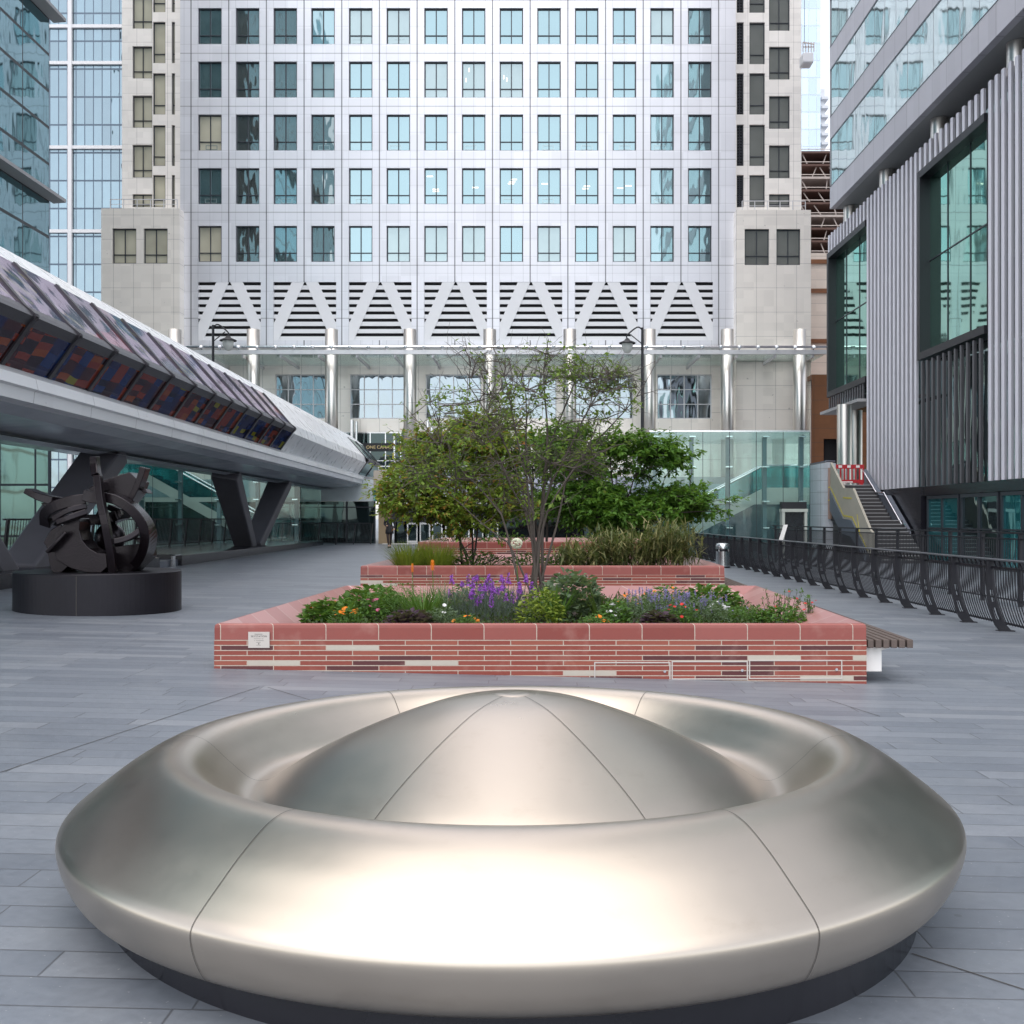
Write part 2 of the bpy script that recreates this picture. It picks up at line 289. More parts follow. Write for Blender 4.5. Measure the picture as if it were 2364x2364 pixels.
PIT = 71.1 * 80 / F      # bay width of the tower, 2.735 m
U0 = XX(431.5, 80)       # a bay boundary
def lit(name, col, e):
    m = plain(name, (.8, .8, .75), .5)
    b = [q for q in m.node_tree.nodes if q.type == 'BSDF_PRINCIPLED'][0]
    b.inputs['Emission Color'].default_value = (*col, 1); b.inputs['Emission Strength'].default_value = e; return m
M = dict(
    tube=lit('office_light', (1, .9, .72), .55),
    paving=paving_mat(), brick=brick_mat('glazed_brick', False), cap=brick_mat('glazed_cap_tile', True), rim=rim_mat(),
    soil=plain('soil', (.035, .024, .017), .95, 0, .5, 8, .6),
    seat=steel_mat('satin_stainless', (.53, .465, .395), .32, scale=1.6),
    column=steel_mat('brushed_column', (.70, .67, .63), .34, (6, 6, .15), 3),
    binsteel=steel_mat('bin_steel', (.6, .6, .6), .25, (1, 1, .2), 8),
    seam=plain('seam_dark', (.06, .055, .05), .7, 0, .1),  # dark tone of seams and joints
    tower=cladding('tower_steel_panels', (.73, .73, .775), .5, .40,
                   [(PIT, U0, .085, .75), (PIT, U0 + PIT * .185, .03, .28), (PIT, U0 - PIT * .185, .03, .28), (PIT, U0 + PIT * .5, .03, .22)],
                   [(3.846, ZZ(100.5, 80), .06, .5), (3.846, ZZ(83.5, 80), .03, .25), (3.846, ZZ(115.5, 80), .03, .25), (3.846, ZZ(49.5, 80), .03, .22)]),
    towerflat=cladding('tower_smooth_steel', (.74, .74, .78), .5, .38, [(PIT / 2, U0, .03, .3)], [(1.15, 2.0, .03, .25)]),
    wing=cladding('wing_steel_panels', (.89, .85, .805), .30, .42, [(1.15, -29.8, .03, .4)], [(1.28, 17.0, .03, .35)]),
    podium=cladding('podium_steel_panels', (.92, .865, .80), .30, .30, [(1.44, .2, .03, .45)], [(1.74, .75, .03, .4)], wav=.12),
    frame=plain('dark_window_frame', (.035, .04, .05), .4, .3),
    wframe=plain('pale_window_frame', (.62, .62, .64), .4, .4),
    white=plain('white_paint', (.74, .74, .77), .35, 0, .04, 1.2),
    whitepanel=cladding('white_bridge_panels', (.82, .83, .85), 0, .28, [(1.55, 0, .045, .22)], [], 'y', wav=.0),
    skirt=cladding('bridge_skirt_panels', (.78, .80, .83), 0, .3, [(2.6, .5, .02, .55)], [], 'y', wav=.0),
    under=cladding('bridge_soffit', (.66, .71, .78), .2, .2, [(2.6, .2, .02, .2)], [], 'y', wav=.18),
    mesh=plain('perforated_band', (.075, .075, .085), .45, .5, .1, 30),
    rib=plain('dark_rib', (.035, .033, .04), .4, .4),
    art_hi=art_glass('coloured_film_upper', 'blob'), art_lo=art_glass('coloured_film_lower', 'block'),
    leg=plain('grey_steel_leg', (.15, .145, .165), .45, .35, .2, 1.5),
    black=plain('black_metal', (.009, .009, .014), .45, .0, .3, 6),
    stone_black=plain('black_granite', (.013, .013, .018), .22, 0, .3, 5),
    bronze=plain('dark_bronze', (.013, .009, .012), .24, .5, .5, 4, .15),
    pedestal=plain('pedestal_bronze', (.013, .012, .017), .45, .45, .35, 1.3),
    louvre_dark=plain('louvre_void', (.016, .015, .018), .8, 0, .2),
    pane=glass_pane('office_glass', (.50, .67, .70), (.10, .16, .165), .52),
    pane_dk=glass_pane('dark_office_glass', (.46, .55, .55), (.085, .095, .092), .42, wave=.16),  # darker glass, painted stand-in for dark reflections in the left window columns
    pane_blind=glass_pane('blind_glass', (.56, .68, .69), (.30, .36, .355), .40), pane_side=glass_pane('side_office_glass', (.5, .55, .5), (.17, .175, .16), .35, wave=.2),
    pane_warm=glass_pane('cream_reflection_glass', (.85, .82, .70), (.62, .585, .46), .32, wave=.2),  # cream reflections of the left-hand windows put into the glass colour
    pane_lobby=glass_pane('lobby_glass', (.55, .64, .70), (.05, .055, .065), .5, wave=.25, wscale=.6),
    pane_green=glass_pane('green_tinted_glass', (.46, .74, .64), (.05, .11, .09), .56, wave=.04, wscale=.5),
    pane_black=glass_pane('dark_shop_glass', (.45, .6, .62), (.012, .02, .022), .10, wave=.06),
    canopy=clear_glass('canopy_glass', (.93, .95, .95), .05), teal=clear_glass('teal_clear_glass', (.78, .92, .90), .05), teal_rail=clear_glass('teal_balustrade_glass', (.38, .72, .74), .06),
    clear=clear_glass('pale_clear_glass', (.80, .93, .92), .05),
    gl_left=gridglass('teal_curtain_wall', (.42, .62, .68), (.03, .065, .075), .36, (3.1, 59.3, .1), (1.96, 18.7, .17), 'y'),
    gl_blue=gridglass('blue_curtain_wall', (.46, .58, .64), (.07, .11, .135), .42, (.79, -43.0, .09), (2.53, 1.9, .16), 'x', (.10, .14, .19), wave=.3, tone=.4),
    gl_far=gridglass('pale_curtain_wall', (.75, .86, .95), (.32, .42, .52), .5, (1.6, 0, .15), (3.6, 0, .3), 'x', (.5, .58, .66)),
    gl_right=gridglass('band_glass', (.78, .90, .91), (.30, .36, .37), .4, (1.5, 58.6, .05), (50, 0, .01), 'y', (.2, .21, .22), wave=.06),
    spandrel=cladding('lavender_spandrel', (.52, .51, .56), .1, .42, [(1.5, 58.6, .03, .5)], [], 'y', wav=.02),
    fin=plain('lavender_grey_fin', (.70, .69, .76), .42, .1, .05, 1.0),
    fin_dk=plain('charcoal_fin', (.10, .10, .11), .45, .1, .1),
    fin_back=glass_pane('fin_backing_glass', (.40, .52, .52), (.03, .034, .036), .22, wave=.1),
    soffit=plain('pale_soffit', (.33, .33, .34), .6, 0, .08),
    stone=cladding('cream_stone', (.72, .63, .56), 0, .6, [(1.6, 0, .03, .4)], [(.9, 0, .03, .4)], var=.12),
    brown=cladding('brown_granite', (.22, .095, .045), 0, .4, [(1.5, .4, .03, .5)], [(1.0, 0, .03, .5)], var=.25),
    rust=plain('raw_steel_floor', (.13, .07, .055), .7, 0, .4, 1.0),
    scaff=plain('pale_deck_edge', (.55, .47, .43), .6, 0, .25, 2),
    block=cladding('pale_stone_blocks', (.52, .55, .60), 0, .5, [(.62, .1, .02, .5)], [(.55, .1, .02, .5)], 'y', var=.06),
    board=plain('protective_sheeting', (.40, .37, .31), .55, 0, .2, 2.5, .5),
    paper=plain('brown_paper', (.34, .24, .20), .7, 0, .2, 4, .5),
    tape=plain('yellow_tape', (.55, .47, .05), .5),
    slate=plain('slate_panel', (.13, .145, .18), .35, .1, .2),
    red=plain('red_plastic', (.45, .022, .03), .4, 0, .1),
    signwhite=plain('white_sign', (.78, .76, .74), .5, 0, .03),
    wood=plain('weathered_timber', (.10, .075, .065), .7, 0, .35, 9, .4),
    chrome=steel_mat('polished_rail', (.7, .7, .72), .2),
    gold=plain('brass_letters', (.62, .48, .25), .35, .6),
    ink=plain('engraved_ink', (.03, .03, .03), .6),
    plaque=plain('plaque_plate', (.50, .46, .43), .45, .2, .05, 10),
    concrete=plain('grey_concrete', (.33, .33, .34), .7, 0, .12, 1.2),
    stringer=plain('escalator_cladding', (.47, .50, .46), .4, .2, .06),
    deep_teal=glass_pane('balustrade_glass', (.3, .6, .62), (.02, .16, .18), .22),
    bark=plain('grey_bark', (.085, .070, .060), .85, 0, .35, 14, .5),
    bark_dk=plain('dark_bark', (.040, .032, .028), .85, 0, .3, 14, .5),
    leaf_a=leaf_mat('sparse_leaf', [(.12, .21, .035), (.16, .27, .045), (.22, .31, .06), (.13, .22, .045)], .5),
    leaf_b=leaf_mat('autumn_leaf', [(.15, .25, .035), (.21, .33, .04), (.28, .37, .06), (.21, .31, .045), (.28, .31, .06), (.42, .16, .05)], .5),
    leaf_c=leaf_mat('deep_green_leaf', [(.065, .165, .025), (.10, .225, .035), (.14, .28, .045), (.08, .19, .03)], .5),
    bamboo=leaf_mat('bamboo_leaf', [(.05, .085, .025), (.10, .13, .045), (.17, .18, .075), (.30, .27, .12), (.07, .10, .03)]),
    lime=leaf_mat('lime_grass', [(.14, .21, .025), (.20, .27, .035), (.25, .30, .05), (.11, .18, .03)]),
    green=leaf_mat('fresh_leaf', [(.05, .12, .022), (.075, .165, .03), (.10, .20, .035)]),
    darkgreen=leaf_mat('dark_leaf', [(.022, .05, .014), (.04, .075, .02), (.055, .095, .025)]),  # naturally dark green foliage
    sage=leaf_mat('sage_leaf', [(.085, .135, .075), (.11, .165, .09), (.14, .19, .11)]),
    greygreen=leaf_mat('grey_needle', [(.085, .115, .11), (.11, .14, .135), (.075, .10, .09)]),
    plumleaf=leaf_mat('plum_leaf', [(.035, .016, .035), (.055, .025, .05), (.08, .04, .07)]),
    purple=leaf_mat('purple_petal', [(.24, .055, .40), (.33, .09, .52), (.19, .04, .33)], .25),
    mauve=leaf_mat('mauve_petal', [(.19, .15, .38), (.26, .21, .46)], .25),
    orange=leaf_mat('orange_petal', [(.75, .17, .01), (.82, .26, .015)], .2),
    redpet=leaf_mat('red_petal', [(.62, .04, .02), (.5, .02, .03)], .2),
    magenta=leaf_mat('magenta_petal', [(.42, .015, .12), (.6, .18, .3), (.3, .01, .09)], .2),
    whitepet=leaf_mat('white_petal', [(.75, .75, .73), (.68, .64, .72)], .2),
    cream=leaf_mat('cream_petal', [(.62, .66, .5), (.7, .7, .6)], .2),
    skin=plain('skin', (.48, .29, .21), .5, 0, .05), cloth=plain('black_cloth', (.012, .012, .014), .8, 0, .2),
    hair=plain('auburn_hair', (.10, .035, .02), .6), tights=plain('dark_tights', (.035, .02, .018), .6),
)


# ------------------------------------------------------------------ mesh builder
class MB:
    def __init__(s): s.v = []; s.f = []

    def quad(s, a, b, c, d):
        i = len(s.v); s.v += [Vector(p) for p in (a, b, c, d)]; s.f.append((i, i + 1, i + 2, i + 3)); return s

    def tri(s, a, b, c):
        i = len(s.v); s.v += [Vector(p) for p in (a, b, c)]; s.f.append((i, i + 1, i + 2)); return s

    def box(s, x0, x1, y0, y1, z0, z1):
        i = len(s.v)
        s.v += [Vector((x, y, z)) for z in (z0, z1) for x, y in ((x0, y0), (x1, y0), (x1, y1), (x0, y1))]
        s.f += [tuple(i + k for k in q) for q in ((3, 2, 1, 0), (4, 5, 6, 7), (0, 1, 5, 4), (1, 2, 6, 5), (2, 3, 7, 6), (3, 0, 4, 7))]
        return s

    def beam(s, a, b, w, h=None, up=(0, 0, 1), w2=None, h2=None):
        """box between two points; w across, h along up"""
        a, b = Vector(a), Vector(b); h = h or w; w2 = w2 or w; h2 = h2 or h
        d = (b - a).normalized(); upv = Vector(up)
        if abs(d.dot(upv)) > .98: upv = Vector((0, 1, 0))
        r = d.cross(upv).normalized(); u = r.cross(d)
        i = len(s.v)
        for p, ww, hh in ((a, w, h), (b, w2, h2)):
            s.v += [p - r * ww / 2 - u * hh / 2, p + r * ww / 2 - u * hh / 2, p + r * ww / 2 + u * hh / 2, p - r * ww / 2 + u * hh / 2]
        s.f += [tuple(i + k for k in q) for q in ((3, 2, 1, 0), (4, 5, 6, 7), (0, 1, 5, 4), (1, 2, 6, 5), (2, 3, 7, 6), (3, 0, 4, 7))]
        return s

    def prism(s, poly, a, b):
        """poly: points as functions of (p) already 3D for start; offset to end"""
        off = Vector(b) - Vector(a); i = len(s.v); n = len(poly)
        s.v += [Vector(p) for p in poly] + [Vector(p) + off for p in poly]
        s.f.append(tuple(i + n - 1 - k for k in range(n))); s.f.append(tuple(i + n + k for k in range(n)))
        for k in range(n): s.f.append((i + k, i + (k + 1) % n, i + n + (k + 1) % n, i + n + k))
        return s

    def tube(s, pts, r, seg=8, cap=True):
        pts = [Vector(p) for p in pts]; n = len(pts)
        rs = r if isinstance(r, (list, tuple)) else [r] * n
        i0 = len(s.v); ref = None
        for k, p in enumerate(pts):
            d = (pts[min(k + 1, n - 1)] - pts[max(k - 1, 0)])
            if d.length < 1e-9: d = Vector((0, 0, 1))
            d.normalize()
            if ref is None or abs(ref.dot(d)) > .95:
                ref = Vector((1, 0, 0)) if abs(d.x) < .8 else Vector((0, 1, 0))
            u = (ref - d * ref.dot(d)).normalized(); v = d.cross(u); ref = u
            for j in range(seg):
                a = 2 * PI * j / seg
                s.v.append(p + (u * math.cos(a) + v * math.sin(a)) * rs[k])
        for k in range(n - 1):
            for j in range(seg):
                a = i0 + k * seg + j; b = i0 + k * seg + (j + 1) % seg
                s.f.append((a, b, b + seg, a + seg))
        if cap:
            s.f.append(tuple(i0 + seg - 1 - j for j in range(seg)))
            s.f.append(tuple(i0 + (n - 1) * seg + j for j in range(seg)))
        return s

    def lathe(s, prof, c, seg=48, a0=0, a1=2 * PI):
        c = Vector(c); full = abs(a1 - a0 - 2 * PI) < 1e-6
        ns = seg if full else seg + 1
        i0 = len(s.v)
        for (r, z) in prof:
            for j in range(ns):
                a = a0 + (a1 - a0) * j / seg
                s.v.append(c + Vector((r * math.cos(a), r * math.sin(a), z)))
        for k in range(len(prof) - 1):
            for j in range(seg):
                a = i0 + k * ns + j; b = i0 + k * ns + (j + 1) % ns
                s.f.append((a, b, b + ns, a + ns))
        return s

    def ball(s, c, rx, ry=None, rz=None, seg=10, rings=6):
        ry = ry or rx; rz = rz or rx; c = Vector(c); i0 = len(s.v)
        for k in range(rings + 1):
            th = PI * k / rings
            for j in range(seg):
                a = 2 * PI * j / seg
                s.v.append(c + Vector((rx * math.sin(th) * math.cos(a), ry * math.sin(th) * math.sin(a), rz * math.cos(th))))
        for k in range(rings):
            for j in range(seg):
                a = i0 + k * seg + j; b = i0 + k * seg + (j + 1) % seg
                s.f.append((a, a + seg, b + seg, b))
        return s

    def wall(s, T, u0, u1, v0, v1, holes=(), depth=.25):
        """flat wall with rectangular holes and reveals; T(u, v, w) maps to space, w goes inwards"""
        us = sorted({u0, u1, *[h[0] for h in holes], *[h[1] for h in holes]})
        vs = sorted({v0, v1, *[h[2] for h in holes], *[h[3] for h in holes]})
        us = [u for u in us if u0 - 1e-6 <= u <= u1 + 1e-6]; vs = [v for v in vs if v0 - 1e-6 <= v <= v1 + 1e-6]
        for a, b in zip(us, us[1:]):
            run = None
            for c, d in zip(vs, vs[1:]):
                mu, mv = (a + b) / 2, (c + d) / 2
                if not any(h[0] < mu < h[1] and h[2] < mv < h[3] for h in holes):
                    s.quad(T(a, c, 0), T(b, c, 0), T(b, d, 0), T(a, d, 0))
        for (a, b, c, d) in holes:
            s.quad(T(a, c, 0), T(a, c, depth), T(b, c, depth), T(b, c, 0))
            s.quad(T(a, d, 0), T(b, d, 0), T(b, d, depth), T(a, d, depth))
            s.quad(T(a, c, 0), T(a, d, 0), T(a, d, depth), T(a, c, depth))
            s.quad(T(b, c, 0), T(b, c, depth), T(b, d, depth), T(b, d, 0))
        return s

    def leaf(s, p, d, up, L, w, fold=.15):
        d = d.normalized(); r = d.cross(up)
        if r.length < 1e-4: r = d.cross(Vector((1, 0, 0)))
        r.normalize(); n = r.cross(d)
        i = len(s.v); m = p + d * L * .45
        s.v += [p, m + r * w / 2 + n * w * fold, p + d * L, m - r * w / 2 + n * w * fold]
        s.f.append((i, i + 1, i + 2)); s.f.append((i, i + 2, i + 3))

    def blade(s, p, d, L, w, bend, seg=4):
        """arching grass blade"""
        d = d.normalized(); h = Vector((d.x, d.y, 0)); hl = h.length
        h = h / hl if hl > 1e-4 else Vector((1, 0, 0)); r = h.cross(Vector((0, 0, 1)))
        i0 = len(s.v); q = Vector(p); dd = d.copy()
        for k in range(seg + 1):
            t = k / seg; ww = w * (1 - t) ** .7 * .5 + .0005
            s.v += [q - r * ww, q + r * ww]
            q = q + dd * (L / seg); dd = (dd + (h * .6 - Vector((0, 0, 1)) * .5) * bend / seg).normalized()
        for k in range(seg):
            a = i0 + 2 * k; s.f.append((a, a + 1, a + 3, a + 2))

    def build(s, name, mat, parent=None, smooth=False, bevel=0.0, seg=2, solid=0.0, auto=None):
        me = bpy.data.meshes.new(name); base = Vector((0, 0, 0)); p = parent
        while p is not None: base = base + p.location; p = p.parent
        me.from_pydata([tuple(v - base) for v in s.v], [], s.f); me.update()
        for m in (mat if isinstance(mat, (list, tuple)) else [mat]): me.materials.append(m)
        if smooth:
            me.polygons.foreach_set('use_smooth', [True] * len(me.polygons))
        o = bpy.data.objects.new(name, me); COL.objects.link(o)
        if parent is not None: o.parent = parent
        if bevel:
            b = o.modifiers.new('bevel', 'BEVEL'); b.width = bevel; b.segments = seg; b.limit_method = 'ANGLE'; b.angle_limit = math.radians(35)
        if solid:
            b = o.modifiers.new('solid', 'SOLIDIFY'); b.thickness = solid; b.offset = 0
        return o


def tag(o, label, cat, group=None, kind=None):
    if label: o['label'] = label
    if cat: o['category'] = cat
    if group: o['group'] = group
    if kind: o['kind'] = kind
    return o


def thing(name, label, cat, loc=(0, 0, 0), group=None):
    o = bpy.data.objects.new(name, None); COL.objects.link(o); o.location = loc; o.empty_display_size = .1
    return tag(o, label, cat, group)


def dup(o, parent=None, loc=None):
    c = o.copy(); COL.objects.link(c); c.parent = parent
    if loc is not None: c.location = loc
    for ch in list(o.children): dup(ch, c)
    return c


def struct(name, mb, mat, smooth=False):
    o = mb.build(name, mat, smooth=smooth); o['kind'] = 'structure'; return o


def letters(txt, size, loc, mat, parent, depth=.01, name='lettering', align='LEFT', rot=(PI / 2, 0, 0), spacing=1.0):
    cu = bpy.data.curves.new('t', 'FONT'); cu.body = txt; cu.size = size; cu.extrude = depth; cu.align_x = align; cu.space_character = spacing
    to = bpy.data.objects.new('t', cu); COL.objects.link(to)
    dg = bpy.context.evaluated_depsgraph_get()
    me = bpy.data.meshes.new_from_object(to.evaluated_get(dg)); me.name = name
    bpy.data.objects.remove(to); bpy.data.curves.remove(cu)
    me.materials.clear(); me.materials.append(mat)
    me.transform(Matrix.Translation(Vector(loc)) @ Matrix.Rotation(rot[2], 4, 'Z') @ Matrix.Rotation(rot[0], 4, 'X'))
    base = Vector((0, 0, 0)); p = parent
    while p is not None: base = base + p.location; p = p.parent
    me.transform(Matrix.Translation(-base))
    o = bpy.data.objects.new(name, me); COL.objects.link(o); o.parent = parent; return o


def spline(pts, n=8):
    """Catmull-Rom through points (any dimension, tuples)"""
    out = []; P = [pts[0]] + list(pts) + [pts[-1]]
    for i in range(1, len(P) - 2):
        for k in range(n):
            t = k / n
            out.append(tuple(.5 * (2 * b + (c - a) * t + (2 * a - 5 * b + 4 * c - d) * t * t + (3 * b - a - 3 * c + d) * t ** 3)
                             for a, b, c, d in zip(P[i - 1], P[i], P[i + 1], P[i + 2])))
    out.append(tuple(pts[-1])); return out


def TY(y):  return lambda u, v, w: Vector((u, y + w, v))      # wall facing the camera
def TXr(x): return lambda u, v, w: Vector((x + w, u, v))      # wall on the right, facing left
def TXl(x): return lambda u, v, w: Vector((x - w, u, v))      # wall on the left, facing right


# ------------------------------------------------------------------ ground
g = MB()
xs = [-1500, -60, -9, 8, 60, 1500]; ys = [-1500, -60, 0, 40, 100, 1500]
for a, b in zip(xs, xs[1:]):
    for c, d in zip(ys, ys[1:]):
        g.quad((a, c, gz(a)), (b, c, gz(b)), (b, d, gz(b)), (a, d, gz(a)))
struct('plaza_paving', g, M['paving'])
jo = MB()
def gp(px, py):
    X = 0.0
    for _ in range(12):
        Y = (H - gz(X)) * F / (py - CY); X = XX(px, Y)
    return Vector((X, Y, gz(X) + .003))
for (a, b) in (((0, 1458), (490, 1296)), ((505, 1297), (655, 1342)), ((1640, 1480), (1700, 1520)), ((1720, 1800), (1932, 1868)), ((1560, 1320), (1660, 1352))):
    A, B = gp(*a), gp(*b); d = (B - A).normalized(); r = Vector((-d.y, d.x, 0)) * .0035
    jo.quad(A - r, B - r, B + r, A + r)
struct('paving_joint', jo, M['seam'])

# ------------------------------------------------------------------ steel seat sculpture
c = Vector((-.086, 5.1, 0)); c.z = gz(c.x)
t = thing('steel_seat_sculpture', 'round polished steel saucer seat with a raised cone in its middle', 'sculpture', c)
prof = spline([(.0, .822), (.10, .818), (.3, .787), (.506, .722), (.75, .624), (.95, .527), (1.06, .462), (1.14, .418), (1.22, .425), (1.32, .505), (1.42, .595),
               (1.50, .621), (1.60, .604), (1.72, .537), (1.83, .456), (1.895, .405), (1.930, .374), (1.947, .345), (1.944, .300), (1.920, .232), (1.875, .168), (1.79, .128)], 6)
mb = MB().lathe(prof, c, 192)
mb.build('shell', M['seat'], t, smooth=True)
for k in range(6):
    sm = MB()
    a = -PI / 2 + math.radians(30 + 60 * k); ca, sa = math.cos(a), math.sin(a); tx = Vector((-sa, ca, 0))
    pp = [(r, z) for (r, z) in prof if r > .09]
    for (r0, z0), (r1, z1) in zip(pp, pp[1:]):
        dr, dz = r1 - r0, z1 - z0; L = math.hypot(dr, dz) or 1; nr, nz = -dz / L * .0018, dr / L * .0018
        if dr < 0 or (abs(dr) < .02 and r0 > 1.85): nr, nz = abs(nr), nz
        A = c + Vector(((r0 - nr * -1) * ca, (r0 - nr * -1) * sa, z0 + nz)); B = c + Vector(((r1 + nr) * ca, (r1 + nr) * sa, z1 + nz))
        sm.quad(A - tx * .0013, A + tx * .0013, B + tx * .0013, B - tx * .0013)
    sm.build('panel_seam', M['seam'], t)
MB().lathe([(.102, .8175), (.10, .8195), (.05, .8222), (.0, .8232)], c, 48).build('cap_disc', M['seat'], t, smooth=True)
MB().lathe([(1.70, .150), (1.76, .146), (1.76, -.05)], c, 128).build('plinth', M['stone_black'], t, smooth=False)

# ------------------------------------------------------------------ planters
def planter(label, fl, fr, bl, br, zt, access=False, plaque=False):
    """corners (x, y) front-left, front-right, back-left, back-right; zt rim height"""
    loc = Vector(((fl[0] + fr[0]) / 2, fl[1], gz((fl[0] + fr[0]) / 2)))
    t = thing('brick_planter', label, 'planter', loc, 'brick planters down the middle of the plaza')
    cap = .174; zb = -.35; th = .5; zi = zt - .245
    C = [Vector((*fl, 0)), Vector((*fr, 0)), Vector((*br, 0)), Vector((*bl, 0))]
    ctr = sum(C, Vector()) / 4
    ins = []
    for p in C:
        d = ctr - p; ins.append(p + Vector((math.copysign(th, d.x), math.copysign(th, d.y), 0)))
    w = MB()
    for i in range(4):
        a, b = C[i], C[(i + 1) % 4]
        w.quad(a + Vector((0, 0, zb)), b + Vector((0, 0, zb)), b + Vector((0, 0, zt - cap)), a + Vector((0, 0, zt - cap)))
    w.build('wall', M['brick'], t)
    # rounded cap course, 3 mm proud of the brick wall
    k = MB(); steps = [(-.003, zt - cap), (-.003, zt - .045), (.006, zt - .018), (.022, zt - .004), (.045, zt)]
    def ring(off, z):
        out = []
        for p in C:
            d = ctr - p; out.append(p + Vector((math.copysign(off, d.x), math.copysign(off, d.y), 0)) + Vector((0, 0, z)))
        return out
    rings = [ring(*q) for q in steps]
    for r0, r1 in zip(rings, rings[1:]):
        for i in range(4): k.quad(r0[i], r0[(i + 1) % 4], r1[(i + 1) % 4], r1[i])
    k.build('cap_course', M['cap'], t)
    rm = MB(); a = ring(.045, zt); b = ring(th, zi)
    for i in range(4): rm.quad(a[i], a[(i + 1) % 4], b[(i + 1) % 4], b[i])
    rm.build('sloping_rim', M['rim'], t)
    s = MB(); N = 14; b2 = ring(th - .02, zi + .012)
    def sp(u, v):
        p = (b2[0] * (1 - u) + b2[1] * u) * (1 - v) + (b2[3] * (1 - u) + b2[2] * u) * v
        edge = min(u, 1 - u, v, 1 - v) > .02
        return p + Vector((0, 0, (.03 * noise.noise(p * 2.1) + .02) if edge else 0))
    for i in range(N):
        for j in range(N):
            s.quad(sp(i / N, j / N), sp((i + 1) / N, j / N), sp((i + 1) / N, (j + 1) / N), sp(i / N, (j + 1) / N))
    s.build('soil_bed', M['soil'], t)
    if access:
        yf = fl[1]
        for (p0, p1, q0, q1) in ((1121, 1265, 1249, 1284), (1267, 1411, 1247, 1282), (1413, 1589, 1245, 1281)):
            x0, x1 = XX(p0, yf), XX(p1, yf); z1, z0 = ZZ(q0, yf), ZZ(q1, yf)
            f = MB(); bw = .012; y0 = yf - .006
            f.box(x0, x1, y0, yf + .01, z1 - bw, z1).box(x0, x1, y0, yf + .01, z0, z0 + bw)
            f.box(x0, x0 + bw, y0, yf + .01, z0 + bw, z1 - bw).box(x1 - bw, x1, y0, yf + .01, z0 + bw, z1 - bw)
            hp = f.build('access_panel', M['plaque'], t)
            l = MB().tube([(x1 - .06, yf - .012, (z0 + z1) / 2), (x1 - .06, yf + .01, (z0 + z1) / 2)], .014, 14)
            l.build('lock', M['chrome'], hp)
    if plaque:
        yf = fl[1]; x0, x1 = XX(469, yf), XX(509, yf); z1, z0 = ZZ(1192, yf), ZZ(1222, yf)
        pl = MB().box(x0, x1, yf - .016, yf - .003, z0, z1).build('plaque', M['plaque'], t)
        xm = (x0 + x1) / 2
        letters('SKYSTATION', .0265, (xm, yf - .0165, z1 - .054), M['ink'], pl, .0004, align='CENTER', spacing=1.08)
        ln = MB()
        for (dz, wd, hh) in ((.020, .085, .006), (.069, .10, .0035), (.088, .11, .0035), (.106, .05, .0035), (.135, .05, .003)):
            n = int(wd / .009)
            for q in range(n):
                if R.random() < .85: ln.box(xm - wd / 2 + q * .009, xm - wd / 2 + q * .009 + .0065, yf - .0168, yf - .0163, z1 - dz - hh, z1 - dz)
        ln.box(xm - .005, xm + .005, yf - .0168, yf - .0163, z1 - .129, z1 - .117)
        ln.build('small_print', M['ink'], pl)
    return t

planter('near brick planter full of flowers, with metal plaque and access panels', (-3.294, 11.4), (3.453, 11.4), (-3.05, 17.86), (3.65, 17.86), .543, True, True)
planter('middle brick planter holding lime grass and bamboo behind the flower planter', (XX(680, 20.5), 20.5), (XX(1367, 20.5), 20.5), (-3.0, 27.0), (3.75, 27.0), .752)
planter('farthest brick planter, mostly hidden under the dense green trees', (-3.2, 30.7), (3.9, 30.7), (-3.05, 37.2), (4.1, 37.2), .98)

# benches along the right side of the planters
def bench(x0, y0, y1, z, label, skew):
    t = thing('timber_bench', label, 'bench', (x0 + .25, y0, gz(x0)), 'slatted benches fixed to the planters')
    n = 6; w = .062; gap = (.47 - n * w) / (n - 1)
    for i in range(n):
        x = x0 + .012 + i * (w + gap); dx = skew * (y1 - y0)
        m = MB(); za, zb = z - .085, z
        m.prism([(x, y0, za), (x + w, y0, za), (x + w, y0, zb), (x, y0, zb)], (0, y0, 0), (dx, y1, 0))
        m.build('slat', M['wood'], t, bevel=.006)
    k = 0
    y = y0 + .12
    while y < y1:
        dx = skew * (y - y0)
        MB().prism([(x0 + .012 + dx, y, z - .088), (x0 + .30 + dx, y, z - .088), (x0 + .19 + dx, y, z - .125), (x0 + .19 + dx, y, z - .345), (x0 + .012 + dx, y, z - .345)], (0, y, 0), (0, y + .14, 0)).build('bracket', M['concrete'] if k else M['signwhite'], t, bevel=.004)
        y += 1.9; k += 1
    return t
bench(3.46, 11.42, 17.6, .372, 'slatted dark timber bench on the side of the flower planter', .03)
bench(3.58, 20.52, 26.6, .36, 'slatted timber bench on the side of the bamboo planter', .03)

# ------------------------------------------------------------------ right railing
def rail_x(h, top=7.38, foot=7.67):
    t = max(0, min(1, h / 1.17)); return foot - (foot - top) * (t ** .55) - .10 * math.sin(PI * t) * .5
RZ0 = gz(7.67)
rt = thing('curved_railing', 'long black railing of leaning bars along the right edge of plaza', 'railing', (7.5, 17.7, RZ0))
ys_post = [17.7 + 1.5 * k for k in range(-5, 23)]
ya, yb = ys_post[0], ys_post[-1]
hr = MB()
xt = rail_x(1.17); zt = RZ0 + 1.17
hr.box(xt - .075, xt + .055, ya, yb, zt - .03, zt)
hr.build('handrail', plain('rail_top', (.10, .105, .12), .35, .5), rt, bevel=.012)
MB().box(xt - .02, xt + .02, ya, yb, zt - .155, zt - .125).build('upper_rail', M['black'], rt)
MB().box(7.64, 7.68, ya, yb, RZ0 + .10, RZ0 + .13).build('lower_rail', M['black'], rt)
pm = None
